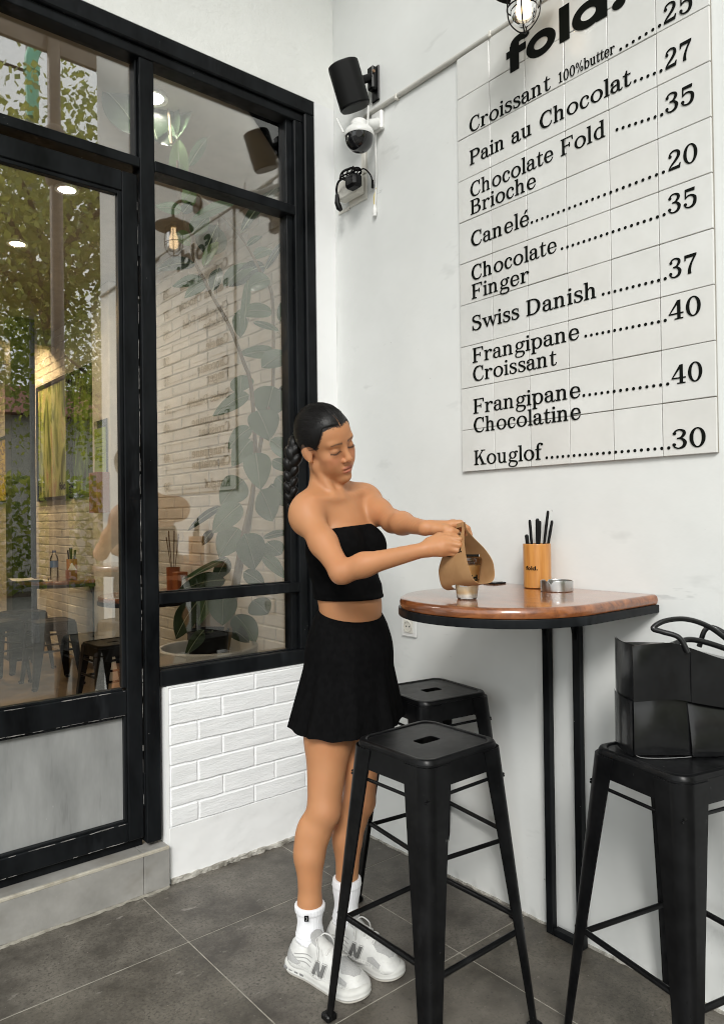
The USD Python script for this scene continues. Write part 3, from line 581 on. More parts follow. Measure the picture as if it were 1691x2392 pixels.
# ------------------------------------------------------------------ caged lamp over the board
lx, ly, lz = -.155, -1.150, 2.895
lp = thing('caged_lamp', 'black wall lamp with a clear glass jar and wire cage above the menu lettering', 'lamp', (lx, ly, lz))
M_LGLASS = clearglass('lamp_glass', (.98, .97, .94))
part('shade', lathe([(.0, .135), (.035, .135), (.045, .12), (.105, .098), (.112, .088), (.108, .088), (.043, .112), (.0, .118)], 40), M_BLACKM, lp)
part('jar', lathe([(.034, .095), (.040, .06), (.041, -.01), (.034, -.038), (.018, -.052), (0, -.056)], 32), M_LGLASS, lp, smooth=60)
part('bulb', lathe([(.012, .085), (.013, .06), (.024, .03), (.028, .0), (.022, -.024), (.0, -.036)], 24), mat('frosted_bulb', {'p': ('principled_bsdf', {'base_color': (.80, .70, .58), 'roughness': .3, 'emission_color': (1, .72, .42), 'emission_strength': 1.6})}, []), lp, smooth=60)
part('socket', lathe([(0, .125), (.018, .125), (.018, .085), (.012, .084), (0, .084)], 20), flat('brass', (.55, .42, .16), .3, 1.0), lp)
wire_ring = lambda r, z, w=0: [(r * math.cos(a), r * math.sin(a), z + w * math.cos(a)) for a in np.linspace(0, 2 * math.pi, 33)[:-1]]
part('cage_ring', tube(wire_ring(.051, .004, .008), .0022, 8, closed=True), M_BLACKP, lp); part('cage_ring', tube(wire_ring(.044, .090), .0022, 8, closed=True), M_BLACKP, lp)
for k in range(2):
    a = k * math.pi / 2 + .5; c, s = math.cos(a), math.sin(a)
    part('cage_wire', tube(spline([(c * .044, s * .044, .09), (c * .050, s * .050, .03), (c * .046, s * .046, -.03), (c * .022, s * .022, -.066), (0, 0, -.072 - .004 * k), (-c * .022, -s * .022, -.066), (-c * .046, -s * .046, -.03), (-c * .050, -s * .050, .03), (-c * .044, -s * .044, .09)], 6), .0022, 8), M_BLACKP, lp)
part('arm', tube(spline([(0, 0, .13), (0, 0, .20), (.05, 0, .25), (.146, 0, .25)], 8), .009, 10), M_BLACKP, lp, smooth=60); part('wall_plate', xf(lathe([(0, 0), (.045, 0), (.045, .012), (0, .016)], 28), frame((.154, 0, .25), (0, 1, 0), (0, 0, 1), (-1, 0, 0)) @ np.diag([1, 1, 1, 1])), M_BLACKP, lp)
# ------------------------------------------------------------------ loudspeaker
sp = thing('loudspeaker', 'tilted black loudspeaker on a wall bracket near the corner', 'loudspeaker', (-.13, -.268, 3.075))
ax = nrm((-.36, .02, .93)); fr = nrm(np.cross(ax, (.0, 1, 0)) * -1 + np.array([0, -.9, 0])); fr = nrm(fr - ax * (fr @ ax)); sd = np.cross(ax, fr)
def sonring(k, z, r=.058): return rsq(r * k, .048 * k, z, 8, .062 * k)
body = loft([sonring(k, z) for k, z in ((.90, -.081), (.98, -.0805), (1.0, -.077), (1.0, .074), (.985, .0785), (.93, .081), (.80, .0805))])
SM = frame((0, 0, 0), sd, fr, ax)
part('body', xf(body, SM), M_BLACKM, sp, smooth=40)
part('base_ring', xf(loft([sonring(k, z) for k, z in ((.86, -.0865), (.93, -.086), (.93, -.0815))]), SM), M_BLACKP, sp, smooth=40)
part('top_panel', xf(loft([sonring(k, z) for k, z in ((.80, .0808), (.86, .083), (.82, .0845))]), SM), M_BLACKP, sp, smooth=40)
gl = np.eye(4)
solid('wall_plate', [-.010, -.312, 3.045], [-.001, -.265, 3.19], M_BLACKP, sp, .004)
bq = Polygon([(0, .0), (.03, .0), (.062, .085), (.058, .13), (.045, .142), (0, .142)])
solid('bracket_block', [-.038, -.308, 3.085], [-.0105, -.270, 3.180], M_BLACKP, sp, .006)
part('bracket_arm', cyl((-.034, -.288, 3.135), (-.095, -.275, 3.10), .016), M_BLACKP, sp, world=True); part('bolt', cyl((-.036, -.309, 3.15), (-.036, -.3145, 3.15), .006), flat('rusty_bolt', (.30, .18, .11), .5, .6), sp, world=True)
# ------------------------------------------------------------------ security camera
sc = thing('security_camera', 'white dome security camera with a glossy black ball and two aerials', 'security camera', (-.14, -.34, 2.83))
part('ball', lathe([(0, -.056)] + [(.056 * math.cos(a), .056 * math.sin(a)) for a in np.linspace(-1.5, .12, 18)] + [(.0, .007)], 40), M_DOME, sc, smooth=70)
part('housing', lathe([(.0565, .004), (.0585, .008), (.0585, .016), (.052, .032), (.036, .044), (.032, .050), (.032, .062), (.027, .068), (0, .069)], 40), M_WHITEP, sc, smooth=45)
part('lens', cyl((-.030, -.036, -.008), (-.040, -.046, -.012), .013), flat('lens_glass', (.03, .03, .03), .05), sc)
for a, b in (((-.052, .035, .02), (-.072, .052, .075)), ((.005, -.045, .02), (-.004, -.062, .10))): part('aerial', tube([a, tuple(np.array(a) * .5 + np.array(b) * .5), b], [.0042, .0040, .0034], 10), M_WHITEP, sc)
part('arm', tube(spline([(.01, .0, .058), (.05, .015, .075), (.10, .028, .10), (.132, .034, .118)], 6), [.019] * 10 + [.022] * 9, 12), M_WHITEP, sc, smooth=60)
solid('wall_mount', [-.022, -.338, 2.912], [-.0005, -.272, 2.992], M_WHITEP, sc, .006)
part('cable', tube(spline([(-.012, -.292, 2.925), (-.012, -.290, 2.86), (-.008, -.288, 2.76), (-.007, -.284, 2.70), (-.008, -.281, 2.655), (-.009, -.279, 2.62)], 6), .0032, 8), M_WHITEP, sc, world=True)
part('cable', tube(spline([(-.008, -.286, 2.69), (-.010, -.276, 2.66), (-.010, -.272, 2.635), (-.010, -.277, 2.622)], 5), .0015, 6), flat('yellow_wire', (.65, .50, .06), .5), sc, world=True)
part('plug', lathe([(0, .03), (.005, .03), (.009, .012), (.010, .0), (.008, -.006), (.008, -.016), (0, -.016)], 16, (-.011, -.278, 2.592)), M_WHITEP, sc, world=True)
# ------------------------------------------------------------------ wall sockets and adapter
tr = thing('plastic_raceway', 'short white plastic cable cover below the dome camera', 'cable cover', (-.01, -.22, 2.8)); solid('cover', [-.016, -.226, 2.775], [-.0005, -.205, 2.945], M_CREAMP, tr, .003); solid('cover', [-.010, -.203, 2.775], [-.0005, -.194, 2.945], M_CREAMP, tr, .002)
so = thing('socket_box', 'cream double wall socket box below the dome camera', 'socket', (-.02, -.15, 2.7))
solid('back_plate', [-.008, -.224, 2.668], [-.0005, -.105, 2.775], M_CREAMP, so, .003); solid('side_plate', [-.006, -.104, 2.662], [-.0005, -.030, 2.678], M_CREAMP, so, .002); solid('box', [-.055, -.215, 2.690], [-.0085, -.085, 2.768], M_CREAMP, so, .006)
ad = thing('power_adapter', 'black power adapter with a bundled cable plugged into the cream wall socket', 'power adapter', (-.08, -.22, 2.72))
solid('body', [-.105, -.262, 2.688], [-.056, -.196, 2.742], M_BLACKP, ad, .010)
r9 = random.Random(3); loop = []
for i in range(34):
    a = i * .9; loop.append((-.078 + .018 * math.cos(a * 1.3) + r9.uniform(-.004, .004), -.205 + .050 * math.cos(a) + r9.uniform(-.006, .006), 2.757 + .014 * math.sin(a) + r9.uniform(-.004, .004)))
part('cable_bundle', tube(spline(loop, 4), .0034, 7), M_BLACKP, ad, world=True, smooth=60)
part('cable', tube(spline([(-.075, -.165, 2.758), (-.080, -.130, 2.752), (-.078, -.112, 2.728), (-.072, -.108, 2.700)], 6), .0045, 8), M_BLACKP, ad, world=True, smooth=60)
part('plug', tube([(-.072, -.108, 2.706), (-.072, -.109, 2.672), (-.066, -.114, 2.650), (-.062, -.120, 2.640)], [.008, .012, .013, .009], 12), M_BLACKP, ad, world=True, smooth=60)
part('cable', tube(spline([(-.070, -.245, 2.757), (-.05, -.262, 2.765), (-.025, -.270, 2.745), (-.014, -.270, 2.72)], 6), .003, 8), M_BLACKP, ad, world=True, smooth=60); part('plug', tube([(-.014, -.270, 2.726), (-.013, -.2705, 2.694)], [.005, .006], 10), M_BLACKP, ad, world=True)
ol = thing('wall_outlet', 'white wall outlet under the left end of the bar table', 'outlet', (-.01, -.444, .908))
solid('plate', [-.010, -.486, .866], [-.0005, -.402, .950], M_WHITEP, ol, .004); solid('insert', [-.0125, -.470, .882], [-.0095, -.418, .934], M_CREAMP, ol, .002)
part('well', xf(lathe([(.0195, .004), (.0215, .0042), (.0215, 0), (.0185, -.001), (.0185, -.0005), (0, -.0005)], 28), frame((-.0125, -.444, .908), (0, -1, 0), (0, 0, 1), (-1, 0, 0))), M_CREAMP, ol, world=True, smooth=40)
for dy in (-.0085, .0085): part('pin_hole', xf(cyl((0, 0, -.001), (0, 0, .0005), .0028, 12), frame((-.0132, -.444 + dy, .908), (0, -1, 0), (0, 0, 1), (-1, 0, 0))), M_BLACKP, ol, world=True)

# ================================================================== things on the bar table
TZ = 1.105
hd = thing('cutlery_holder', 'amber bamboo cutlery holder with small black lettering on the bar table', 'holder', (-.062, -1.098, TZ))
part('cup', lathe([(.0, .0005), (.040, .0005), (.043, .003), (.0435, .07), (.0435, .139), (.0425, .1405), (.037, .1405), (.036, .139), (.036, .02), (0, .02)], 40), M_BAMBOO, hd, smooth=45)
def wrap(g, R, z0, a0, th=.0006):
    """a flat outline wrapped round an upright cylinder of radius R, its left end at angle a0 (reads from outside)"""
    m = extrude(g, th); m = subdiv(m, .004); v = m.vertices; a = a0 + v[:, 0] / R; r = R + v[:, 2]
    return trimesh.Trimesh(np.column_stack([r * np.cos(a), r * np.sin(a), z0 + v[:, 1]]), m.faces, process=False)
def facing(x, y): return math.atan2(EYE[1] - y, EYE[0] - x)
part('lettering', wrap(fit_poly(fold_logo(), .040, .0135), .0437, .058, facing(-.062, -1.098) - .040 / .0435 + .04), M_INK, hd, smooth=False)
for k, (dx, dy, tx, ty, L, kind) in enumerate(((-.010, .004, -.006, .010, .196, 0), (-.004, -.002, .004, -.002, .200, 1), (.004, -.006, .020, -.022, .226, 2), (.010, -.010, .024, -.026, .196, 2), (.006, .004, .010, -.006, .192, 0), (-.016, .010, -.010, .010, .150, 1))):
    lab = ('black cutlery handle leaning left in the bamboo holder', 'black rounded spoon handle at the front of the bamboo holder', 'tallest black knife handle leaning right in the bamboo holder', 'black knife handle second from the right in the holder', 'black cutlery handle in the middle of the holder', 'short black handle end just above the holder rim')[k]
    o = thing('cutlery', lab, 'cutlery', (-.062 + dx, -1.098 + dy, TZ + .021)); d = nrm((tx, ty, L)); a = np.array([0, 0, .0]); e = d * L
    part('handle', tube([a + d * .01, a + d * L * .55, a + d * L * .8, a + d * L * .97, e], [.0025, .0042, .0058 if kind == 1 else .0048, .0062 if kind == 1 else .0045, .003], 10), M_BLACKP, o, smooth=60)
at = thing('ashtray', 'round brushed steel ashtray in front of the bamboo holder', 'ashtray', (-.108, -1.203, TZ))
ash = [(0, .0006), (.047, .0006), (.049, .003), (.049, .031), (.0485, .0325), (.0465, .0325), (.046, .031), (.046, .006), (0, .006)]
mm = lathe(ash, 72); v = mm.vertices; ang = np.arctan2(v[:, 1], v[:, 0])
for a0 in (-2.9, -.8, 1.3): v[:, 2] -= np.where((v[:, 2] > .028), .010 * np.exp(-((np.angle(np.exp(1j * (ang - a0)))) / .10) ** 2), 0)
part('bowl', mm, M_CHROME, at, smooth=40)
cs = thing('black_coaster', 'small square black plate at the wall end of the bar table', 'coaster', (-.040, -.905, TZ)); part('plate', cbox([-.030, -.026, .0004], [.030, .026, .005], .0015), M_BLACKP, cs); part('rim', cbox([-.022, -.018, .0052], [.022, .018, .0066], .0008), M_DOME, cs)
# ------------------------------------------------------------------ iced coffee
CX, CY = -.452, -1.150
cu = thing('iced_coffee_cup', 'clear plastic cup of iced coffee with lid on the bar table', 'cup', (CX, CY, TZ))
M_COF = mat('layered_coffee', {'g': ('geometry', {}), 's': ('separate_xyz', {}), 'n': ('noise_texture', {'scale': 30.0, 'detail': 4.0}), 'm': ('math', {'math_type': 'multiply_add', 'value2': .022, 'value3': 0.0}), 'm2': ('math', {'math_type': 'add'}),
    'r': ('map_range', {'from_min': TZ + .011, 'from_max': TZ + .111, 'to_min': 0.0, 'to_max': 1.0, 'clamp': True}), 'c': ('rgb_ramp', {'ramp': [(0, (.93, .90, .84)), (.13, (.93, .89, .82)), (.2, (.86, .66, .38)), (.32, (.90, .77, .58)), (.5, (.76, .50, .22)), (.78, (.66, .36, .11)), (1, (.72, .43, .15))]}), 'p': ('principled_bsdf', {'roughness': .3})},
    [('g.position', 's.vector'), ('g.position', 'n.vector'), ('n.fac', 'm.value1'), ('s.z', 'm2.value1'), ('m.value', 'm2.value2'), ('m2.value', 'r.value'), ('r.result', 'c.fac'), ('c.color', 'p.base_color')])
cr = lambda z: .0275 + .0135 * z / .105
part('coffee', lathe([(0, .0045)] + [(cr(z) - .0012, z) for z in np.linspace(.0045, .094, 10)] + [(0, .094)], 40), M_COF, cu, smooth=60)
part('cup_wall', lathe([(0, .0008), (.026, .0008)] + [(cr(z), z) for z in (.003, .05, .105)], 40), M_CUPG, cu, smooth=60)
part('rim', lathe([(.0405, .1035), (.0425, .1035), (.0425, .1065), (.0405, .1065)], 40), M_CUPG, cu)
part('lid', lathe([(.0418, .107), (.0422, .109), (.0405, .116), (.036, .1175), (.0, .118)], 40), M_CUPG, cu, smooth=50)
part('lettering', wrap(fit_poly(fold_logo(), .058, .017), .0369, .052, facing(CX, CY) - .45, .0005), M_INK, cu, smooth=False)
part('print_mark', wrap(box(0, 0, .022, .008), .0339, .036, facing(CX, CY) - .62, .0003), M_WHITEP, cu, smooth=False); 
sw = thing('drinking_straw', 'black paper straw lying across the cup lid', 'straw', (CX, CY, TZ + .122))
rv, tv = nrm((.767, -.641, 0)), nrm((-.641, -.767, 0))
sa, sb = rv * -.092 + tv * .004, rv * .030 + tv * .034
def hollow(a, b, r0, r1, n=14):
    return loft([tube([a, b], r, n, cap=False).vertices[:n] if e == 0 else tube([a, b], r, n, cap=False).vertices[n:] for r, e in ((r0, 0), (r0, 1), (r1, 1), (r1, 0), (r0, 0))], cap=False)
part('straw_tube', hollow(sa, sb, .0036, .0030), M_INK, sw, smooth=50); part('paper_end', hollow(sb + nrm(sb - sa) * .0002, sb + nrm(sb - sa) * .0008, .0036, .0028), M_WHITEP, sw)
# ------------------------------------------------------------------ kraft carrier: one card strip bent under the cup, its two tops held together
ca = thing('cup_carrier', 'brown kraft card cup carrier held round the iced coffee by both hands', 'cup carrier', (CX - .006, CY + .005, TZ))
aW = nrm(.45 * rv + .89 * tv); bW = nrm(-.89 * rv + .45 * tv)
def strip(s):
    """s in [-1, 1]: along the strip over the bottom; returns (offset along b, height, half width)"""
    k = abs(s); sg = np.sign(s)
    B = spline([(0, .034), (.020, .0345), (.036, .044), (.044, .065), (.046, .095), (.036, .130), (.018, .165), (.006, .190), (.003, .212)], 10)
    W = spline([(.078,), (.079,), (.079,), (.076,), (.0705,), (.055,), (.034,), (.024,), (.021,)], 10)
    u = k * (len(B) - 1); i = min(int(u), len(B) - 2); t = u - i
    b, h = B[i] * (1 - t) + B[i + 1] * t; w = W[i] * (1 - t) + W[i + 1] * t
    return sg * b, h, float(w)
def carrier(th):
    ns, nw = 121, 41; g = np.zeros((ns, nw, 3)); keep = np.ones((ns, nw), bool)
    for i, s in enumerate(np.linspace(-1, 1, ns)):
        b, h, w = strip(s)
        for j, q in enumerate(np.linspace(-1, 1, nw)):
            x = q * w; bow = 1 - .10 * q * q
            g[i, j] = aW * x + bW * b * bow + np.array([0, 0, h])
            if abs(s) < .22 and math.hypot(x + .012, b) < .0345: keep[i, j] = False          # the hole the cup stands in
            if .80 < abs(s) < .93 and abs(x) < .0125: keep[i, j] = False                # finger holes
    f = []
    for i in range(ns - 1):
        for j in range(nw - 1):
            if keep[i:i + 2, j:j + 2].all():
                a, b_, c, d = i * nw + j, i * nw + j + 1, (i + 1) * nw + j + 1, (i + 1) * nw + j; f += [[a, b_, c], [a, c, d]]
    m = trimesh.Trimesh(g.reshape(-1, 3), f, process=False); m.remove_unreferenced_vertices()
    n = m.vertex_normals.copy(); v = m.vertices.copy(); k = len(v); f = m.faces
    ed = np.sort(m.edges, 1); u_, cnt = np.unique(ed, axis=0, return_counts=True); bd = set(map(tuple, u_[cnt == 1])); side = []
    for a, b_ in m.edges:
        if (min(a, b_), max(a, b_)) in bd: side += [[b_, a, a + k], [b_, a + k, b_ + k]]
    return trimesh.Trimesh(np.vstack([v + n * th / 2, v - n * th / 2]), np.vstack([f, f[:, ::-1] + k, side]), process=False)
TILT = trimesh.transformations.rotation_matrix(math.radians(11), np.cross(aW, [0, 0, 1]), [0, 0, .13])
part('card', xf(carrier(.0011), TILT), M_KRAFT, ca, smooth=35)
i0 = strip(.62)
lg = fit_poly(fold_logo(), .050, .015); lm = extrude(lg, .0005)
nb = bW; part('lettering', xf(lm, TILT @ frame(aW * -.006 + bW * (i0[0] + .0012) + np.array([0, 0, i0[1] - .004]), aW, nrm((0, 0, 1) + bW * -.42), np.cross(aW, nrm((0, 0, 1) + bW * -.42)))), M_INK, ca, smooth=False)
# ------------------------------------------------------------------ leather bag
bg = thing('leather_handbag', 'black leather tote bag woven of broad squares, on the bar stool seat', 'handbag', (-.245, -1.66, .7505))
lB = nrm(.999 * rv + .03 * tv); nB = nrm(.999 * tv - .03 * rv)       # along the front face, and out of it
O = np.array([-.352, -1.590, .7505]); Wd, Hh, Dp = .40, .268, .135
def bagpt(u, h, d): return O + lB * u + np.array([0, 0, h]) - nB * d
def bagslump(u, h): return (Hh - .075 * max(0, (u - .10) / .28) ** 1.1 + .006 * math.sin(u * 21)) * h / Hh
def panel(u0, u1, h0, h1, d, bulge, seed, nu=16, nh=16):
    j_ = h0 > .05
    g = np.zeros((nu, nh, 3))
    for i, u in enumerate(np.linspace(u0, u1, nu)):
        for j, h in enumerate(np.linspace(h0, h1, nh)):
            a, b = (u - u0) / (u1 - u0), (h - h0) / (h1 - h0)
            bul = bulge * (math.sin(math.pi * a) * math.sin(math.pi * b)) ** .35 + (.024 if j_ else .014) * (meshkit.fbm(np.array([u * 9 + seed, h * 5, seed * 1.7]), 2) - .5)
            g[i, j] = bagpt(u, bagslump(u, h), d - bul + (0 if j_ else .024 * b ** 1.5))
    V = g.reshape(-1, 3); F = []
    for i in range(nu - 1):
        for j in range(nh - 1):
            a, b_, c, e = i * nh + j, (i + 1) * nh + j, (i + 1) * nh + j + 1, i * nh + j + 1; F += [[a, b_, c], [a, c, e]]
    V2 = V - np.tile(-nB * .004, (len(V), 1)) * -1; k = len(V); m = trimesh.Trimesh(V, F, process=False); ed = np.sort(m.edges, 1); u_, cnt = np.unique(ed, axis=0, return_counts=True); bd = set(map(tuple, u_[cnt == 1])); side = []
    for a, b_ in m.edges:
        if (min(a, b_), max(a, b_)) in bd: side += [[b_, a, a + k], [b_, a + k, b_ + k]]
    return trimesh.Trimesh(np.vstack([V, V2]), np.vstack([F, np.array(F)[:, ::-1] + k, side]), process=False)
hull = trimesh.convex.convex_hull(np.array([bagpt(u, bagslump(u, h), d) for u in (.004, .12, .25, Wd) for h in (.004, .22) for d in (.008, Dp - .006)] ))
lowers = [bagpt(u, bagslump(u, h), d) for u in (.004, .12, .25, Wd) for h in (.004, .254) for d in (.030, Dp - .010)]
part('bag_body', trimesh.convex.convex_hull(np.array(lowers)), M_LEATHER, bg, world=True, smooth=30)
cols = [0, .138, .272, Wd]; hs = [0.0, .132, Hh]
for i in range(3):
    for j in range(2):
        over = (i + j) % 2
        part('leather_square', panel(cols[i] - (.002 if over else 0), cols[i + 1] + (.002 if over else 0), hs[j] + .001, hs[j + 1] - .001, -.003 if over else .001, .002 if over else .0, i * 3 + j), M_LEATHER, bg, world=True, smooth=50)
def gus(h0, h1, o): 
    g = [bagpt(-o - .012 * math.sin(math.pi * t) * .8, bagslump(0, h), Dp * t) for h in np.linspace(h0, h1, 8) for t in np.linspace(.0, 1, 9)]
    V = np.array(g); F = []
    for i in range(7):
        for j in range(8): a, b_, c, e = i * 9 + j, i * 9 + j + 1, (i + 1) * 9 + j + 1, (i + 1) * 9 + j; F += [[a, c, b_], [a, e, c]]
    V2 = V + lB * .004; k = len(V); return trimesh.Trimesh(np.vstack([V, V2]), np.vstack([F, np.array(F)[:, ::-1] + k]), process=False)
part('gusset', gus(.135, Hh, .001), M_LEATHER, bg, world=True, smooth=50); part('gusset', gus(.0, .134, .004), M_LEATHER, bg, world=True, smooth=50)
hp = [bagpt(.130, .250, -.004), bagpt(.112, .285, .004), bagpt(.075, .298, .012), bagpt(.055, .306, .016), bagpt(.085, .322, .024), bagpt(.14, .325, .034), bagpt(.20, .305, .044), bagpt(.26, .262, .05), bagpt(.33, .215, .05)]
part('handle', tube(spline(hp, 8), .0065, 10), M_LEATHER, bg, world=True, smooth=60)
hp2 = [bagpt(.20, .245, .10), bagpt(.215, .290, .095), bagpt(.24, .292, .085), bagpt(.29, .255, .075), bagpt(.36, .205, .07)]
part('handle', tube(spline(hp2, 8), .0065, 10), M_LEATHER, bg, world=True, smooth=60)
part('strap', tube(spline([bagpt(.10, .262, .03), bagpt(.16, .272, .05), bagpt(.24, .250, .05), bagpt(.34, .205, .06)], 8), .007, 8), M_LEATHER, bg, world=True, smooth=60)
part('stitch_line', tube(spline([bagpt(.0, .006, -.012), bagpt(.02, .001, -.013), bagpt(.08, .0005, -.013), bagpt(.13, .003, -.012)], 6), .0007, 6), flat('grey_thread', (.20, .20, .20), .6), bg, world=True)
# ================================================================== pictures, menu stand and table things inside
picture(4.11, 5.03, 1.54, 2.66, ART[0], 'tall framed print of pale leaves on the cream brick wall, left of the pair', True)
picture(3.20, 4.03, 1.54, 2.65, ART[1], 'tall framed print of green leaves, half hidden behind the white pillar')
picture(5.75, 6.75, 1.55, 2.30, ART[2], 'framed print of yellow fruit at the far left behind the column')
ms = thing('menu_holder', 'clear green menu holder with a printed card on the pillar', 'menu holder', (.02, 2.97, 1.9))
solid('card', [.030, 2.83, 1.70], [.034, 3.05, 2.04], flat('lime_card', (.30, .42, .04), .4), ms, 0); solid('holder_back', [.036, 2.81, 1.66], [.041, 3.08, 2.10], M_CUPG, ms, 0); solid('holder_lip', [.015, 2.81, 1.66], [.0355, 3.08, 1.672], M_CUPG, ms, .001)
for k in range(9): solid('print_line', [.0292, 2.86, 1.98 - k * .028], [.0296, 3.02 - .02 * (k % 3), 1.985 - k * .028], flat('card_print', (.12, .18, .03), .5) if k == 0 else LK + 'card_print', ms, 0)
wb = thing('wooden_box_frame', 'red brown wooden box frame fixed to the pillar below the menu holder', 'box', (-.02, 2.9, 1.42)); M_RW = flat('red_wood', (.30, .085, .025), .45)
for n, lo, hi in (('side', [-.045, 2.80, 1.40], [.049, 2.825, 1.70]), ('side', [-.045, 2.945, 1.40], [.049, 2.97, 1.70]), ('end', [-.045, 2.825, 1.40], [.049, 2.945, 1.425]), ('end', [-.045, 2.825, 1.675], [.049, 2.945, 1.70])): solid(n, lo, hi, M_RW, wb, .002)
z8 = .8905
bt = thing('water_bottle', 'clear plastic water bottle with a blue label on the inside table', 'bottle', (-.15, 3.46, z8))
part('body', lathe([(0, .001), (.030, .001), (.032, .01), (.032, .06), (.030, .07), (.032, .08), (.032, .15), (.026, .175), (.013, .195), (.013, .205)], 28), M_CUPG, bt, smooth=50); part('water', lathe([(0, .003), (.029, .003), (.0305, .012), (.0305, .145), (0, .145)], 28), pane('water_tint', .02, (.93, .96, .98)), bt, smooth=50)
part('label', lathe([(.0323, .088), (.0326, .088), (.0326, .140), (.0323, .140)], 28), flat('blue_label', (.06, .16, .36), .35), bt); part('cap', lathe([(0, .222), (.0145, .222), (.015, .205), (.0, .205)], 20), flat('blue_cap', (.03, .06, .16), .4), bt)
cp = thing('cutlery_holder', 'brown cutlery cup beside the water bottle inside', 'holder', (-.02, 3.44, z8)); part('cup', lathe([(0, .001), (.04, .001), (.042, .15), (.038, .15), (.036, .01), (0, .01)], 28), M_BAMBOO, cp)
for k in range(5): part('cutlery_handle', tube([(.012 * math.cos(k * 1.3), .012 * math.sin(k * 1.3), .02), (.03 * math.cos(k * 1.3), .03 * math.sin(k * 1.3), .22 + .02 * (k % 2))], [.003, .007], 8), M_BLACKP, cp)
nk = thing('napkin_box', 'small brown box with a white folded napkin on the inside table', 'napkin box', (-.07, 3.30, z8)); part('box', cbox([-.035, -.035, .001], [.035, .035, .07], .003), M_RW, nk); part('napkin', trimesh.convex.convex_hull(np.array([(-.02, -.03, .0705), (.03, -.035, .0705), (.03, .03, .0705), (-.02, .02, .0705), (.0, 0, .125), (.008, .004, .125)])), M_WHITEP, nk)
pp = thing('paper_sheet', 'white paper with a pen lying on the inside table', 'paper', (-.36, 3.36, z8)); sh = subdiv(trimesh.creation.box(bounds=[[-.12, -.15, .001], [.12, .15, .0025]]), .03); sh.vertices[:, 2] += .018 * meshkit.noise(sh.vertices * 9) * (sh.vertices[:, 0] < .05); part('sheet', sh, M_WHITEP, pp, smooth=40); part('pen', tube([(.10, -.12, .008), (.14, .02, .008)], .005, 8), M_BLACKP, pp)
n2 = thing('napkin_box', 'brown napkin box at the left edge of the middle pane', 'napkin box', (.03, 1.62, z8)); part('box', cbox([-.035, -.035, .001], [.035, .035, .13], .003), M_RW, n2); part('napkin', trimesh.convex.convex_hull(np.array([(-.03, -.05, .001), (.03, -.06, .001), (.03, -.036, .001), (0, -.036, .10), (.01, -.036, .11)])), M_WHITEP, n2)
n3 = thing('cutlery_holder', 'brown holder with dry stems at the left edge of the middle pane', 'holder', (.06, 1.78, z8)); part('cup', lathe([(0, .001), (.04, .001), (.042, .15), (.038, .15), (.036, .01), (0, .01)], 28), M_RW, n3)
for k in range(9): part('dry_stem', tube([(0, 0, .02), (.02 * math.cos(k * .9), .02 * math.sin(k * .9), .2), (.04 * math.cos(k * .9), .04 * math.sin(k * .9), .34 + .02 * (k % 3))], [.002, .002, .004], 5), flat('dry_brown', (.16, .10, .06), .8) if k == 0 else LK + 'dry_brown', n3)
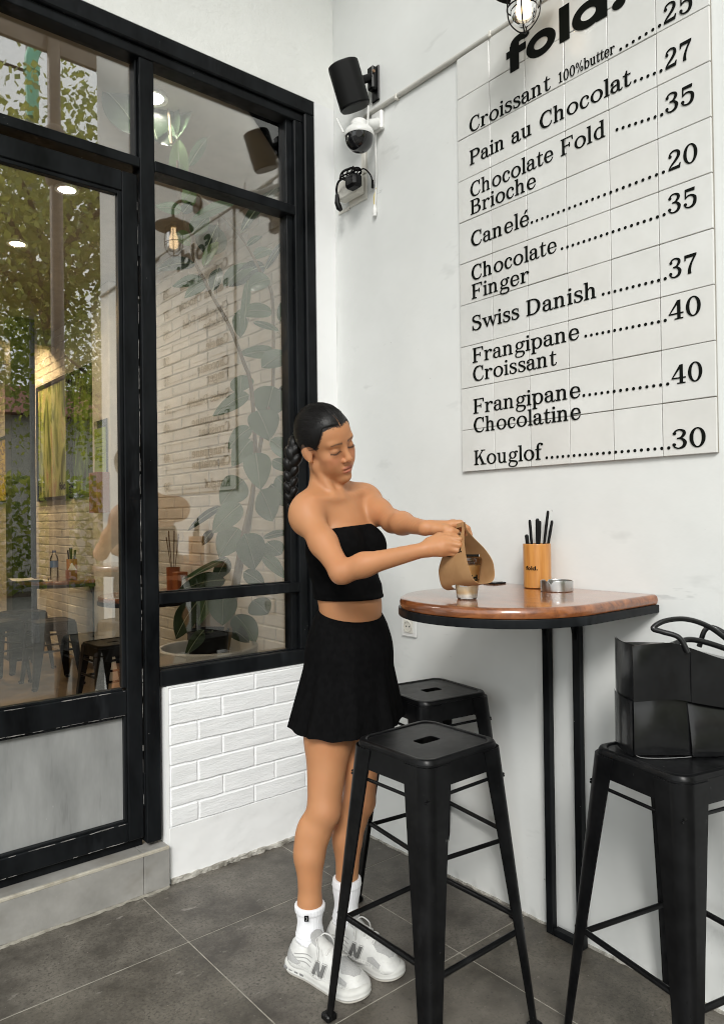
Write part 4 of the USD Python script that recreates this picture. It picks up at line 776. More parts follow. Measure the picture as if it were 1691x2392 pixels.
# ================================================================== rubber plant in its pot, standing inside behind the window
LEAVES = [(-0.307, 0.3, 1.979, -0.287, 0.345, 1.9, 0.104, 0), (-0.138, 0.3, 1.947, -0.155, 0.344, 1.803, 0.164, 0), (-0.243, 0.27, 1.823, -0.213, 0.216, 1.69, 0.139, 0), (-0.273, 0.24, 1.63, -0.285, 0.189, 1.47, 0.123, 0), (-0.247, 0.25, 1.466, -0.159, 0.282, 1.324, 0.128, 0), (-0.282, 0.33, 1.513, -0.384, 0.351, 1.402, 0.13, 0), (-0.333, 0.27, 1.403, -0.463, 0.284, 1.281, 0.103, 0), (-0.295, 0.36, 1.296, -0.407, 0.334, 1.173, 0.121, 0), (-0.348, 0.22, 1.274, -0.288, 0.227, 1.111, 0.129, 1), (-0.441, 0.22, 1.08, -0.654, 0.227, 1.046, 0.078, 2), (-0.212, 0.3, 1.17, -0.076, 0.304, 1.056, 0.06, 0), (-0.329, 0.26, 1.107, -0.249, 0.217, 1.044, 0.07, 1), (-0.389, 0.3, 1.166, -0.591, 0.287, 1.081, 0.026, 1), (-0.35, 0.36, 1.165, -0.424, 0.343, 1.067, 0.072, 2), (-0.368, 0.38, 1.396, -0.521, 0.4, 1.295, 0.036, 2), (-0.401, 0.4, 1.288, -0.433, 0.449, 1.217, 0.041, 2), (-0.198, 0.4, 1.764, -0.296, 0.444, 1.66, 0.075, 0), (-0.231, 0.36, 1.907, -0.411, 0.36, 1.792, 0.069, 0), (-0.133, 0.34, 1.704, -0.024, 0.329, 1.619, 0.084, 0), (-0.097, 0.38, 1.615, -0.005, 0.35, 1.561, 0.065, 0), (-0.088, 0.36, 1.534, -0.032, 0.304, 1.439, 0.08, 0), (-0.205, 0.3, 1.251, -0.076, 0.243, 1.272, 0.034, 1), (-0.107, 0.42, 1.227, -0.03, 0.411, 1.164, 0.101, 1), (-0.071, 0.34, 1.96, -0.035, 0.315, 1.911, 0.066, 2), (-0.162, 0.46, 1.713, -0.271, 0.442, 1.588, 0.097, 0), (-0.092, 0.4, 1.501, 0.059, 0.438, 1.382, 0.121, 1), (-0.589, 0.3, 2.736, -0.6, 0.298, 2.946, 0.082, 3), (-0.561, 0.34, 2.695, -0.495, 0.342, 2.777, 0.075, 3), (-0.596, 0.28, 2.63, -0.718, 0.246, 2.599, 0.047, 0), (-0.581, 0.3, 2.631, -0.571, 0.243, 2.659, 0.047, 2), (-0.542, 0.3, 2.61, -0.308, 0.276, 2.745, 0.049, 0), (-0.518, 0.34, 2.569, -0.46, 0.295, 2.647, 0.075, 1), (-0.427, 0.4, 2.52, -0.358, 0.396, 2.678, 0.148, 2), (-0.501, 0.27, 2.412, -0.402, 0.32, 2.577, 0.046, 3), (-0.525, 0.3, 2.429, -0.69, 0.314, 2.371, 0.056, 2), (-0.554, 0.28, 2.506, -0.649, 0.24, 2.503, 0.056, 3), (-0.491, 0.3, 2.373, -0.607, 0.338, 2.319, 0.046, 1), (-0.461, 0.32, 2.366, -0.552, 0.348, 2.291, 0.051, 0), (-0.409, 0.36, 2.349, -0.364, 0.381, 2.481, 0.057, 2), (-0.325, 0.26, 2.596, -0.066, 0.3, 2.913, 0.048, 2), (-0.218, 0.34, 2.53, -0.078, 0.364, 2.617, 0.049, 0), (-0.189, 0.28, 2.467, -0.048, 0.307, 2.65, 0.033, 2), (-0.27, 0.3, 2.564, -0.199, 0.279, 2.622, 0.028, 1), (-0.333, 0.4, 2.392, -0.135, 0.448, 2.559, 0.071, 0), (-0.168, 0.27, 2.425, -0.268, 0.316, 2.379, 0.076, 0), (-0.303, 0.24, 2.386, -0.349, 0.198, 2.169, 0.037, 0), (-0.099, 0.3, 2.251, -0.004, 0.323, 2.406, 0.061, 1), (-0.254, 0.28, 2.221, -0.095, 0.299, 2.192, 0.032, 0), (-0.229, 0.44, 2.299, -0.23, 0.431, 2.188, 0.072, 0), (-0.061, 0.42, 2.328, -0.259, 0.418, 2.284, 0.069, 0), (-0.066, 0.38, 2.123, -0.26, 0.374, 2.086, 0.062, 0), (-0.225, 0.26, 2.013, -0.011, 0.302, 2.126, 0.092, 0), (-0.087, 0.44, 2.552, -0.281, 0.435, 2.411, 0.081, 2), (-0.717, 0.42, 2.977, -0.856, 0.451, 3.131, 0.155, 2), (-0.618, 0.46, 2.997, -0.726, 0.439, 3.202, 0.192, 2), (-0.56, 0.44, 2.978, -0.619, 0.477, 3.221, 0.158, 2), (-0.553, 0.4, 2.994, -0.499, 0.439, 3.277, 0.107, 0), (-0.521, 0.36, 2.87, -0.416, 0.351, 3.038, 0.05, 0), (-0.439, 0.24, 1.04, -0.448, 0.242, 0.884, 0.127, 1), (-0.575, 0.22, 0.996, -0.654, 0.261, 0.849, 0.095, 2), (-0.375, 0.26, 0.923, -0.258, 0.28, 0.78, 0.104, 1), (-0.309, 0.22, 0.983, -0.234, 0.214, 0.914, 0.104, 1), (-0.536, 0.24, 0.875, -0.63, 0.204, 0.794, 0.053, 2), (-0.386, 0.3, 0.862, -0.294, 0.276, 0.79, 0.065, 2), (-0.473, 0.28, 0.863, -0.486, 0.297, 0.777, 0.064, 2), (-0.45, 0.36, 1.008, -0.521, 0.318, 0.888, 0.075, 1)]
STEMS = [[(-0.404, 0.32, 0.749), (-0.348, 0.32, 1.021), (-0.32, 0.32, 1.155), (-0.292, 0.32, 1.272), (-0.251, 0.32, 1.423), (-0.203, 0.33, 1.631), (-0.161, 0.34, 1.78), (-0.125, 0.34, 1.905), (-0.111, 0.34, 2.03), (-0.112, 0.34, 2.371), (-0.175, 0.32, 2.451), (-0.257, 0.32, 2.578), (-0.332, 0.32, 2.641), (-0.395, 0.32, 2.686), (-0.491, 0.34, 2.75)], [(-0.398, 0.3, 0.751), (-0.344, 0.3, 1.022), (-0.307, 0.31, 1.155), (-0.272, 0.32, 1.276), (-0.24, 0.33, 1.419), (-0.226, 0.32, 1.629), (-0.251, 0.3, 1.888), (-0.279, 0.28, 1.976), (-0.3, 0.28, 2.021), (-0.378, 0.27, 2.176), (-0.452, 0.28, 2.293), (-0.481, 0.3, 2.366), (-0.525, 0.3, 2.433), (-0.549, 0.3, 2.514), (-0.581, 0.3, 2.618), (-0.599, 0.3, 2.733), (-0.602, 0.3, 2.848)], [(-0.589, 0.38, 2.954), (-0.588, 0.43, 3.22), (-0.624, 0.44, 3.27)]]
pt = thing('rubber_plant', 'tall rubber plant in a round cream pot behind the shop window', 'plant', (-.47, .325, .15))
M_POT = noisy('cream_pot', (.74, .72, .67), (.82, .81, .77), 8, 5, .6, .15, 60)
part('pot', lathe([(0, 0), (.165, 0), (.175, .01), (.212, .628), (.214, .636), (.210, .641), (.198, .641), (.194, .634), (.180, .52), (0, .52)], 64), M_POT, pt, smooth=40)
soil = lathe([(0, .548), (.06, .552), (.12, .545), (.181, .54)], 40); soil.vertices[:, 2] += .02 * (meshkit.fbm(soil.vertices * 40, 3) - .5); part('soil', soil, noisy('potting_soil', (.02, .015, .011), (.06, .045, .032), 40, 5, .95, .8, 90), pt, smooth=60)
part('nursery_pot', loft([np.column_stack([r * np.cos(np.linspace(0, 2 * math.pi, 33)[:-1]), r * np.sin(np.linspace(0, 2 * math.pi, 33)[:-1]), np.full(32, z)]) for r, z in ((.075, .52), (.088, .70), (.091, .70), (.091, .712), (.086, .712), (.082, .69))], cap=False), M_BLACKP, pt, smooth=50)
M_STEM = noisy('woody_stem', (.20, .145, .085), (.36, .28, .18), 20, 5, .8, .5, 60, (1, 1, .4))
for k, (st_, r0, r1) in enumerate(zip(STEMS, (.013, .012, .006), (.005, .005, .004))):
    p = spline(st_, 5); part('stem', tube(p, np.linspace(r0, r1, len(p)), 9), M_STEM, pt, world=True, smooth=60)
def leafmat(name, top, c2):
    return mat(name, {'g': ('geometry', {}), 'n': ('noise_texture', {'scale': 9.0, 'detail': 4.0}), 'r': ('rgb_ramp', {'ramp': [(.3, top), (.7, c2)]}), 'p': ('principled_bsdf', {'roughness': .28, 'coat_weight': .35, 'coat_roughness': .15}), 't': ('translucent_bsdf', {'color': tuple(x * 1.6 for x in c2)}), 'm': ('mix_closure', {'fac': .16})},
               [('g.position', 'n.vector'), ('n.fac', 'r.fac'), ('r.color', 'p.base_color'), ('p.BSDF', 'm.closure1'), ('t.BSDF', 'm.closure2')], 'm.closure')
M_LF = [leafmat('rubber_leaf', (.115, .200, .110), (.175, .270, .160)), leafmat('rubber_leaf_deep', (.060, .125, .055), (.100, .175, .085)), leafmat('rubber_leaf_dark', (.020, .042, .021), (.045, .075, .038)), leafmat('rubber_leaf_young', (.16, .27, .10), (.24, .36, .16))]
M_RIB = flat('leaf_midrib', (.34, .40, .26), .5)
V3_ = lambda *a: np.array(a, float)
r2 = np.random.default_rng(4)
for (bx, by, bz, tx, ty, tz, w, c) in LEAVES:
    b, t = V3_(bx, by, bz), V3_(tx, ty, tz); d = t - b; Ln = np.linalg.norm(d); d = d / Ln
    view = nrm(np.array(EYE) - b); n = nrm(view - d * (view @ d)); roll = r2.uniform(-.6, .6); s = np.cross(n, d); n, s = n * math.cos(roll) + s * math.sin(roll), s * math.cos(roll) - n * math.sin(roll)
    hw = w / 2 / math.cos(roll); nu, nv = 15, 7; g = np.zeros((nu, nv, 3)); mid = []
    dr = r2.uniform(.04, .16) * Ln; cv = r2.uniform(.2, 1.6); i0_ = r2.uniform(0, 6)
    for i, u in enumerate(np.linspace(0, 1, nu)):
        pr = (math.sin(math.pi * min(1, u * 1.0) ** .80)) ** .72 * (1 if u < .88 else 1 - .35 * ((u - .88) / .12)); c0 = b + d * Ln * u + V3_(0, 0, 1) * dr * math.sin(math.pi * u) * .5
        mid.append(c0 + n * .0015)
        for j, v in enumerate(np.linspace(-1, 1, nv)): g[i, j] = c0 + s * hw * v * pr + n * (abs(v) * .24 * hw * pr + .05 * hw * math.sin(8 * u + 3 * v + i0_) * abs(v) - .10 * Ln * cv * u * u)
    V = g.reshape(-1, 3); F = [[i * nv + j, (i + 1) * nv + j, (i + 1) * nv + j + 1, i * nv + j + 1] for i in range(nu - 1) for j in range(nv - 1)]; F = np.array(F)
    lf = part('leaf', trimesh.Trimesh(V, np.vstack([F[:, [0, 1, 2]], F[:, [0, 2, 3]]]), process=False), M_LF[c], pt, world=True, smooth=True)
    part('midrib', tube(mid, np.linspace(.0026, .0008, nu), 5), M_RIB, lf, world=True, smooth=True)
# ================================================================== the person: signed distance fields, meshed by surface nets
class Field:
    def __init__(s): s.p = []
    def cone(s, a, b, ra, rb, k=.02):
        a, b = np.array(a, float), np.array(b, float); r = max(ra, rb)
        def f(P):
            ba = b - a; q = P - a; t = np.clip((q @ ba) / (ba @ ba), 0, 1); q = q - t[..., None] * ba; return np.sqrt(np.einsum('...i,...i', q, q)) - (ra + (rb - ra) * t)
        s.p.append((f, k, np.minimum(a, b) - r, np.maximum(a, b) + r, 1)); return s
    def chain(s, pts, rs, k=.012, k0=None):
        for i in range(len(pts) - 1): s.cone(pts[i], pts[i + 1], rs[i], rs[i + 1], (k0 if k0 is not None and i == 0 else k))
        return s
    def ell(s, c, r, k=.02, A=None, sub=False):
        c, r = np.array(c, float), np.array(r, float); A = np.eye(3) if A is None else np.array(A, float)   # columns of A: the axes
        def f(P):
            q = (P - c) @ A / r; k0 = np.sqrt(np.einsum('...i,...i', q, q)); q = q / r; k1 = np.sqrt(np.einsum('...i,...i', q, q)) + 1e-9; return k0 * (k0 - 1) / k1
        m = float(r.max()); s.p.append((f, k, c - m, c + m, -1 if sub else 1)); return s
    def carve(s, c, r, k=.01, A=None): return s.ell(c, r, k, A, True)
    def moved(s, R, o, sc, other):
        """add the prims of another field given in a local frame (columns of R, origin o, scale sc)"""
        R = np.array(R); o = np.array(o)
        for f, k, lo, hi, sg in other.p:
            c = (lo + hi) / 2; h = np.linalg.norm(hi - lo) / 2 * sc; w = R @ c * sc + o
            s.p.append(((lambda f: lambda P: f(((P - o) @ R) / sc) * sc)(f), k * sc, w - h, w + h, sg))
        return s
    def grid(s, lo, hi, h, m0=.022):
        lo = np.array(lo, float); n = np.maximum(2, np.ceil((np.array(hi) - lo) / h).astype(int) + 1); ax = [lo[i] + h * np.arange(n[i]) for i in range(3)]
        D = np.full(n, m0)
        for f, k, a, b, sg in s.p:
            m = m0 + k * .5 if sg > 0 else k + .004
            i0 = np.clip(np.floor((a - m - lo) / h).astype(int), 0, n); i1 = np.clip(np.ceil((b + m - lo) / h).astype(int) + 1, 0, n)
            if (i1 <= i0).any(): continue
            sl = tuple(slice(i0[i], i1[i]) for i in range(3))
            P = np.stack(np.meshgrid(*[ax[i][sl[i]] for i in range(3)], indexing='ij'), -1); d = f(P); o = D[sl]
            if sg > 0: hh = np.clip(.5 + .5 * (o - d) / k, 0, 1); D[sl] = np.minimum(m0, o * (1 - hh) + d * hh - k * hh * (1 - hh))
            else: hh = np.clip(.5 - .5 * (o + d) / k, 0, 1); D[sl] = o * (1 - hh) - d * hh + k * hh * (1 - hh)
        return D, lo, h
    def at(s, P):
        P = np.asarray(P, float); D = np.full(P.shape[:-1], .05)
        for f, k, a, b, sg in s.p:
            d = f(P)
            if sg > 0: hh = np.clip(.5 + .5 * (D - d) / k, 0, 1); D = np.minimum(.05, D * (1 - hh) + d * hh - k * hh * (1 - hh))
            else: hh = np.clip(.5 - .5 * (D + d) / k, 0, 1); D = D * (1 - hh) - d * hh + k * hh * (1 - hh)
        return D
def nets(D, lo, h, rnd=2):
    """closed surface of D = 0 (the border of the grid counts as outside), vertices averaged per cell"""
    D = D.copy()
    for ax in range(3):
        for e in (0, -1): sl = [slice(None)] * 3; sl[ax] = e; D[tuple(sl)] = np.maximum(D[tuple(sl)], h * .5)
    ins = D < 0; nx, ny, nz = D.shape; acc = np.zeros((nx - 1, ny - 1, nz - 1, 3)); cnt = np.zeros((nx - 1, ny - 1, nz - 1))
    I = np.stack(np.meshgrid(np.arange(nx), np.arange(ny), np.arange(nz), indexing='ij'), -1); quads = []
    for ax in range(3):
        a = [slice(None)] * 3; b = [slice(None)] * 3; a[ax] = slice(0, -1); b[ax] = slice(1, None)
        cr = ins[tuple(a)] != ins[tuple(b)]; idx = np.argwhere(cr)
        da, db = D[tuple(a)][cr], D[tuple(b)][cr]; t = da / (da - db); pt = idx.astype(float); pt[:, ax] += t; flip = da > 0
        u, v = [(1, 2), (2, 0), (0, 1)][ax]; cells = []
        for du, dv in ((0, 0), (1, 0), (1, 1), (0, 1)):
            c = idx.copy(); c[:, u] -= du; c[:, v] -= dv; cells.append(c)
        ok = np.all([(c >= 0).all(1) & (c[:, 0] < nx - 1) & (c[:, 1] < ny - 1) & (c[:, 2] < nz - 1) for c in cells], 0)
        for c in cells:
            g = (c >= 0).all(1) & (c < [nx - 1, ny - 1, nz - 1]).all(1)
            np.add.at(acc, tuple(c[g].T), pt[g]); np.add.at(cnt, tuple(c[g].T), 1)
        q = np.stack([np.ravel_multi_index(c[ok].T, (nx - 1, ny - 1, nz - 1)) for c in cells], 1); q[flip[ok]] = q[flip[ok]][:, ::-1]; quads.append(q)
    used = cnt > 0; vid = np.full(cnt.shape, -1); vid[used] = np.arange(used.sum()); V = acc[used] / cnt[used][:, None]
    Q = vid.ravel()[np.vstack(quads)]; F = np.vstack([Q[:, [0, 1, 2]], Q[:, [0, 2, 3]]]); m = trimesh.Trimesh(V * h + lo, F, process=False)
    if m.volume < 0: m.invert()
    return m
def toman(m): return m3.Manifold(m3.Mesh(np.asarray(m.vertices, np.float32), np.asarray(m.faces, np.uint32)))
def fromman(m): q = m.to_mesh(); return trimesh.Trimesh(q.vert_properties[:, :3].astype(float), q.tri_verts, process=False)
V3 = lambda *a: np.array(a, float)
FW, LF = nrm((.184, -.983, 0)), nrm((.983, .184, 0)); BX = np.stack([LF, FW, V3(0, 0, 1)], 1)
HR = np.array([[.1307, .9184, -.3736], [-.9484, .0059, -.3172], [-.2891, .3957, .8717]]); HO = V3(-.5936, -.70, 1.5745); HS = 1.016
hp_ = lambda *a: HR @ V3(*a) * HS + HO
# ---- head (x forward, y to her left, z up; eye line at z = 0)
hdF = Field()
hdF.ell((-.014, 0, .028), (.092, .072, .087), .01).ell((.024, 0, .030), (.056, .061, .062), .02).ell((.030, 0, -.030), (.048, .056, .060), .02)
for s in (-1, 1):
    hdF.cone((.004, s * .042, -.058), (.060, s * .010, -.100), .016, .0135, .022)
    hdF.ell((.050, s * .037, -.024), (.022, .022, .018), .018).ell((.047, s * .028, -.052), (.029, .027, .032), .02)
hdF.ell((.0655, 0, -.101), (.0175, .019, .0165), .014)
for s in (-1, 1): hdF.ell((.0655, s * .024, .020), (.0120, .024, .0080), .016)
for s in (-1, 1): hdF.carve((.0895, s * .0325, .000), (.0105, .0170, .0090), .014)
for s in (-1, 1): hdF.ell((.0660, s * .0315, -.0035), (.0125, .0145, .0120), .004).ell((.069, s * .032, -.0155), (.0085, .013, .004), .006)
hdF.cone((.0745, 0, .006), (.0905, 0, -.028), .0078, .0098, .010).ell((.0940, 0, -.0345), (.0098, .0105, .0090), .006)
for s in (-1, 1): hdF.ell((.0840, s * .0128, -.0388), (.0100, .0062, .0070), .004)
for s in (-1, 1): hdF.carve((.0905, s * .0062, -.0455), (.0050, .0027, .0028), .002)
hdF.ell((.064, 0, -.070), (.020, .029, .022), .015)
for s in (-1, 1): hdF.ell((.0820, s * .0070, -.0636), (.0078, .0130, .0048), .004)
hdF.ell((.0815, 0, -.0757), (.0082, .0165, .0060), .004).carve((.0905, 0, -.0693), (.0075, .0215, .0010), .0022).carve((.0935, 0, -.0885), (.0105, .016, .0045), .008)
EA = np.stack([V3(.95, 0, .28), V3(0, 1, 0), V3(-.28, 0, .95)], 1)
for s in (-1, 1):
    Ae = EA @ np.array([[math.cos(.45 * s), math.sin(.45 * s), 0], [-math.sin(.45 * s), math.cos(.45 * s), 0], [0, 0, 1]])
    hdF.ell((-.012, s * .0735, -.010), (.0180, .0058, .0300), .005, Ae).cone((-.004, s * .0705, -.034), (-.002, s * .0700, -.0385), .0075, .0062, .006)
    hdF.carve((-.005, s * .0800, -.007), (.0100, .0055, .0175), .004, Ae).ell((-.013, s * .0785, -.008), (.0030, .0028, .0165), .003, Ae)
# ---- torso and neck
nk0, nk1 = hp_(-.022, 0, -.045), V3(-.548, -.655, 1.408)
trF = Field()
trF.ell((-.522, -.672, 1.245), (.122, .088, .165), .03, BX).cone((-.655, -.688, 1.362), (-.410, -.645, 1.398), .043, .043, .045)
for s, (bx) in ((-1, .060), (1, .060)): trF.ell(V3(-.520, -.675, 1.243) + FW * .066 + LF * s * bx, (.056, .046, .056), .030, BX)
trF.ell((-.500, -.676, 1.12), (.110, .082, .11), .04, BX).ell((-.486, -.682, 1.03), (.112, .082, .12), .04, BX).ell((-.498, -.678, .885), (.138, .100, .12), .05, BX)
neF = Field()
neF.cone(nk0, nk1, .051, .054, .02).cone(V3(-.555, -.640, 1.44), V3(-.655, -.680, 1.378), .030, .030, .045).cone(V3(-.545, -.640, 1.44), V3(-.420, -.632, 1.408), .030, .030, .045)
notch = V3(-.566, -.722, 1.396)
for s in (-1, 1): neF.cone(hp_(-.018, s * .052, -.045), notch + LF * s * .010, .0125, .0095, .018)
for s, e in ((-1, V3(-.662, -.722, 1.392)), (1, V3(-.428, -.690, 1.425))): neF.cone(notch + LF * s * .018 + V3(0, 0, .002), e, .0095, .0085, .016)
# ---- legs
legs = []
for hip, mid, kn, cf, an in ((V3(-.570, -.693, .86), V3(-.618, -.722, .66), V3(-.661, -.752, .455), V3(-.702, -.734, .325), V3(-.712, -.742, .095)), (V3(-.415, -.665, .86), V3(-.478, -.712, .66), V3(-.520, -.748, .448), V3(-.551, -.728, .325), V3(-.5745, -.742, .095))):
    lg_ = Field(); lg_.chain([hip, mid, kn], [.075, .069, .0480], .03).chain([kn, kn * .5 + cf * .5 + V3(0, .006, 0), cf, cf * .4 + an * .6, an], [.0455, .0425, .0415, .0335, .0300], .02)
    lg_.ell(kn + FW * .026 + V3(0, 0, -.004), (.027, .019, .034), .018, BX).ell(cf - FW * .014 + V3(0, 0, .03), (.037, .031, .085), .025, BX)
    lg_.cone(an, an + V3(0, 0, -.05), .0325, .034, .02); legs.append(lg_)
# ---- arms and hands
SR, ER, WR = V3(-.668, -.690, 1.345), V3(-.690, -.890, 1.180), V3(-.517, -1.040, 1.2445) + tv * .076 - rv * .004
SL, EL, WL_ = V3(-.388, -.645, 1.392), V3(-.420, -.815, 1.322), V3(-.507, -1.045, 1.303)
amF = Field()
amF.ell(SR + V3(-.004, .0, -.008), (.0465, .0465, .055), .03).chain([SR, SR * .5 + ER * .5, ER], [.0435, .0395, .0320], .025).chain([ER, ER * .72 + WR * .28 + V3(0, 0, .004), WR], [.0315, .0330, .0215], .022)
amF.ell(SL + V3(.004, .0, -.006), (.045, .045, .052), .03).chain([SL, SL * .5 + EL * .5, EL], [.040, .0325, .0290], .035).chain([EL, EL * .7 + WL_ * .3, WL_], [.0290, .0285, .0212], .035)
PX = 1 / 5517.0
def hand(W, wx, wy):
    """turn the hand's marks, measured on the wrist: (right, up) in the view's own plane plus a step toward the viewer, into points"""
    return lambda x, y, t: W + rv * ((x - wx) * PX) + V3(0, 0, -(y - wy) * PX) + tv * t
hR, hL = hand(WR, 290, 770), hand(WL_, 360, 410)
hnF = Field()
def fingers(h, wrist, mcp, chains, thumb, k=.011):
    for m in mcp: hnF.cone(wrist * .82 + h(*m) * .18, h(*m), .0165, .0098, .010)
    for a, b in zip(mcp[:-1], mcp[1:]): hnF.cone(h(*a) * .8 + wrist * .2, h(*b) * .8 + wrist * .2, .0100, .0100, .010)
    for m, c, r in zip(mcp, chains, (.0074, .0076, .0073, .0066)): hnF.chain([h(*m)] + [h(*q) for q in c], [r + .0012, r, r * .94, r * .82], .0022, .006)
    hnF.chain([h(*q) for q in thumb], [.0150, .0115, .0095, .0082], .006, .014)
fingers(hR, WR, [(650, 605, -.012), (685, 675, .000), (672, 755, .001), (628, 822, -.006)],
        [[(855, 617, -.004), (890, 628, -.026), (870, 640, -.044)], [(850, 705, .004), (880, 712, -.020), (850, 705, -.038)], [(822, 792, .003), (850, 795, -.020), (822, 780, -.036)], [(770, 842, -.006), (798, 838, -.024), (775, 822, -.036)]],
        [(400, 660, -.012), (560, 575, -.026), (715, 568, -.034), (840, 590, -.036)])
fingers(hL, WL_, [(880, 345, .014), (910, 340, -.006), (905, 350, -.027), (875, 372, -.046)],
        [[(1000, 410, .016), (1030, 500, .010), (1000, 590, .004)], [(1035, 420, -.006), (1070, 520, -.008), (1030, 620, -.010)], [(1020, 440, -.028), (1050, 540, -.028), (1010, 630, -.026)], [(975, 460, -.046), (1000, 550, -.044), (965, 620, -.040)]],
        [(520, 430, .016), (660, 420, .030), (750, 450, .034), (835, 470, .030)])
body = Field()
for fld in (trF, neF, legs[0], legs[1], amF): body.p += fld.p
body.moved(HR, HO, HS, hdF); body.p += hnF.p
zc = 1.435
def crop(lo, hi, h): return toman(nets(*body.grid(lo, hi, h)))
man = crop((-.86, -1.16, .10), (-.28, -.52, 1.60), .0056)
hlo, hhi = hp_(0, 0, 0) + V3(-.145, -.145, -.150), hp_(0, 0, 0) + V3(.145, .145, .165)
hmesh = crop(hlo, hhi, .0019)
# the coarse figure keeps what lies outside the finely meshed boxes
def mbox(lo, hi): return m3.Manifold.cube(tuple(np.array(hi) - lo)).translate(tuple(lo))
h2lo, h2hi = V3(-.56, -1.19, 1.185), V3(-.36, -1.03, 1.37)
hands_ = crop(h2lo, h2hi, .0020)
sh_ = .004
man = man - mbox(hlo + sh_, hhi - sh_) - mbox(h2lo + sh_, h2hi - sh_)
man = man + hmesh + hands_
parts_ = sorted(man.decompose(), key=lambda q: -q.volume()); bm = fromman(parts_[0])
bm = trimesh.Trimesh(bm.vertices, bm.faces, process=False)
trimesh.smoothing.filter_taubin(bm, lamb=.45, nu=-.46, iterations=6)
# ---- colouring that belongs to the skin itself
HV = ((bm.vertices - HO) @ HR) / HS; near = np.linalg.norm(HV, axis=1) < .16
SK = V3(.43, .200, .092); tint = np.tile(SK, (len(bm.vertices), 1))
tint *= (1 + .16 * (meshkit.fbm(bm.vertices * 16, 4) - .5))[:, None]; tint *= 1 + (meshkit.fbm(bm.vertices * 9 + 5, 3) - .5)[:, None] * np.array([.04, -.10, -.14])
def blush(w, c): 
    global tint
    tint = tint * (1 - w[:, None]) + np.array(c) * w[:, None]
x_, y_, z_ = HV.T; g2 = lambda a, b: np.exp(-(a ** 2 + b ** 2) / 2) * near
fr_ = near & (x_ > .03)
for s in (-1, 1): blush(.55 * g2((y_ - s * .040) / .015, (z_ + .030) / .014) * fr_, (.52, .205, .115))
blush(.18 * g2(y_ / .010, (z_ + .036) / .010) * fr_, (.55, .24, .15))
lipw = lambda c, h: np.exp(-(np.abs((z_ - c) / h) ** 4)) * np.exp(-(np.abs(y_ / .0195) ** 6)) * (x_ > .070) * near
blush(.85 * lipw(-.0638, .0050), (.30, .085, .065)); blush(.75 * lipw(-.0757, .0058), (.40, .118, .092)); blush(.8 * np.exp(-((z_ + .0693) / .0011) ** 2) * np.exp(-(np.abs(y_ / .020) ** 6)) * (x_ > .070) * near, (.16, .045, .035))
for s in (-1, 1):
    u_ = (s * y_ - .012) / .034; bz = .0190 + .0050 * np.sin(np.clip(u_, 0, 1) * 2.2) - .004 * np.clip(u_, 0, 1); bw_ = .0034 * (1 - .55 * np.clip(u_, 0, 1)) + .0004
    blush(.88 * np.exp(-((z_ - bz) / bw_) ** 2) * (u_ > -.05) * (u_ < 1.05) * (x_ > .03) * near * np.clip(.55 + meshkit.noise(HV * [900, 900, 500]), 0, 1), (.055, .032, .022))
    ex = (s * y_ - .0315) / .0155; ez = -.0088 + .0028 * ex ** 2 - .0012 * ex
    blush(.95 * np.exp(-((z_ - ez) / .0019) ** 2) * (np.abs(ex) < 1.05) * (x_ > .04) * near, (.020, .012, .010)); blush(.40 * np.exp(-((z_ - ez - .0045) / .0045) ** 2) * (np.abs(ex) < 1.1) * (x_ > .04) * near, (.25, .115, .065))
    blush(.22 * g2((y_ - s * .073) / .02, (z_ + .01) / .03) * (x_ < .02), (.58, .25, .16))
hz_ = HV[:, 0] * .80 - HV[:, 2] * .60 - (.0200 - .62 * np.abs(HV[:, 1]) ** 1.15 + 1.75 * np.clip(np.abs(HV[:, 1]) - .050, 0, .03))
hw_ = np.clip(.55 - hz_ / .006 + 1.5 * (meshkit.noise(HV * [260, 420, 260]) - .5), 0, 1) * near * (z_ > -.012) * (np.abs(y_) > .0012) * (np.hypot(x_ + .002, z_ + .020) > .029 - .06 * (np.abs(y_) < .05)); blush(.93 * hw_, (.010, .008, .007))
for k_ in (V3(-.661, -.78, .455), V3(-.520, -.775, .448), ER): blush(.35 * np.exp(-(np.linalg.norm(bm.vertices - k_, axis=1) / .04) ** 2), (.42, .175, .092))
M_SKIN = mat('skin', {'a': ('attribute', {'attribute': 'tint'}), 'g': ('geometry', {}), 'n': ('noise_texture', {'scale': 260.0, 'detail': 3.0}), 'b': ('bump', {'strength': .12, 'distance': .0008}), 'n2': ('noise_texture', {'scale': 14.0, 'detail': 4.0}), 'mr': ('map_range', {'from_min': .3, 'from_max': .7, 'to_min': .44, 'to_max': .62}),
    'p': ('principled_bsdf', {'subsurface_weight': .12, 'subsurface_scale': .010, 'subsurface_radius': (1.0, .32, .16), 'specular_ior_level': .34})}, [('a.color', 'p.base_color'), ('g.position', 'n.vector'), ('n.fac', 'b.height'), ('b.normal', 'p.normal'), ('g.position', 'n2.vector'), ('n2.fac', 'mr.value'), ('mr.result', 'p.roughness')])
pe = thing('person', 'woman with black braid, black tube top and skirt, standing at the bar table', 'person', (-.64, -.78, 0))
part('body', bm, M_SKIN, pe, world=True, tint=tint)
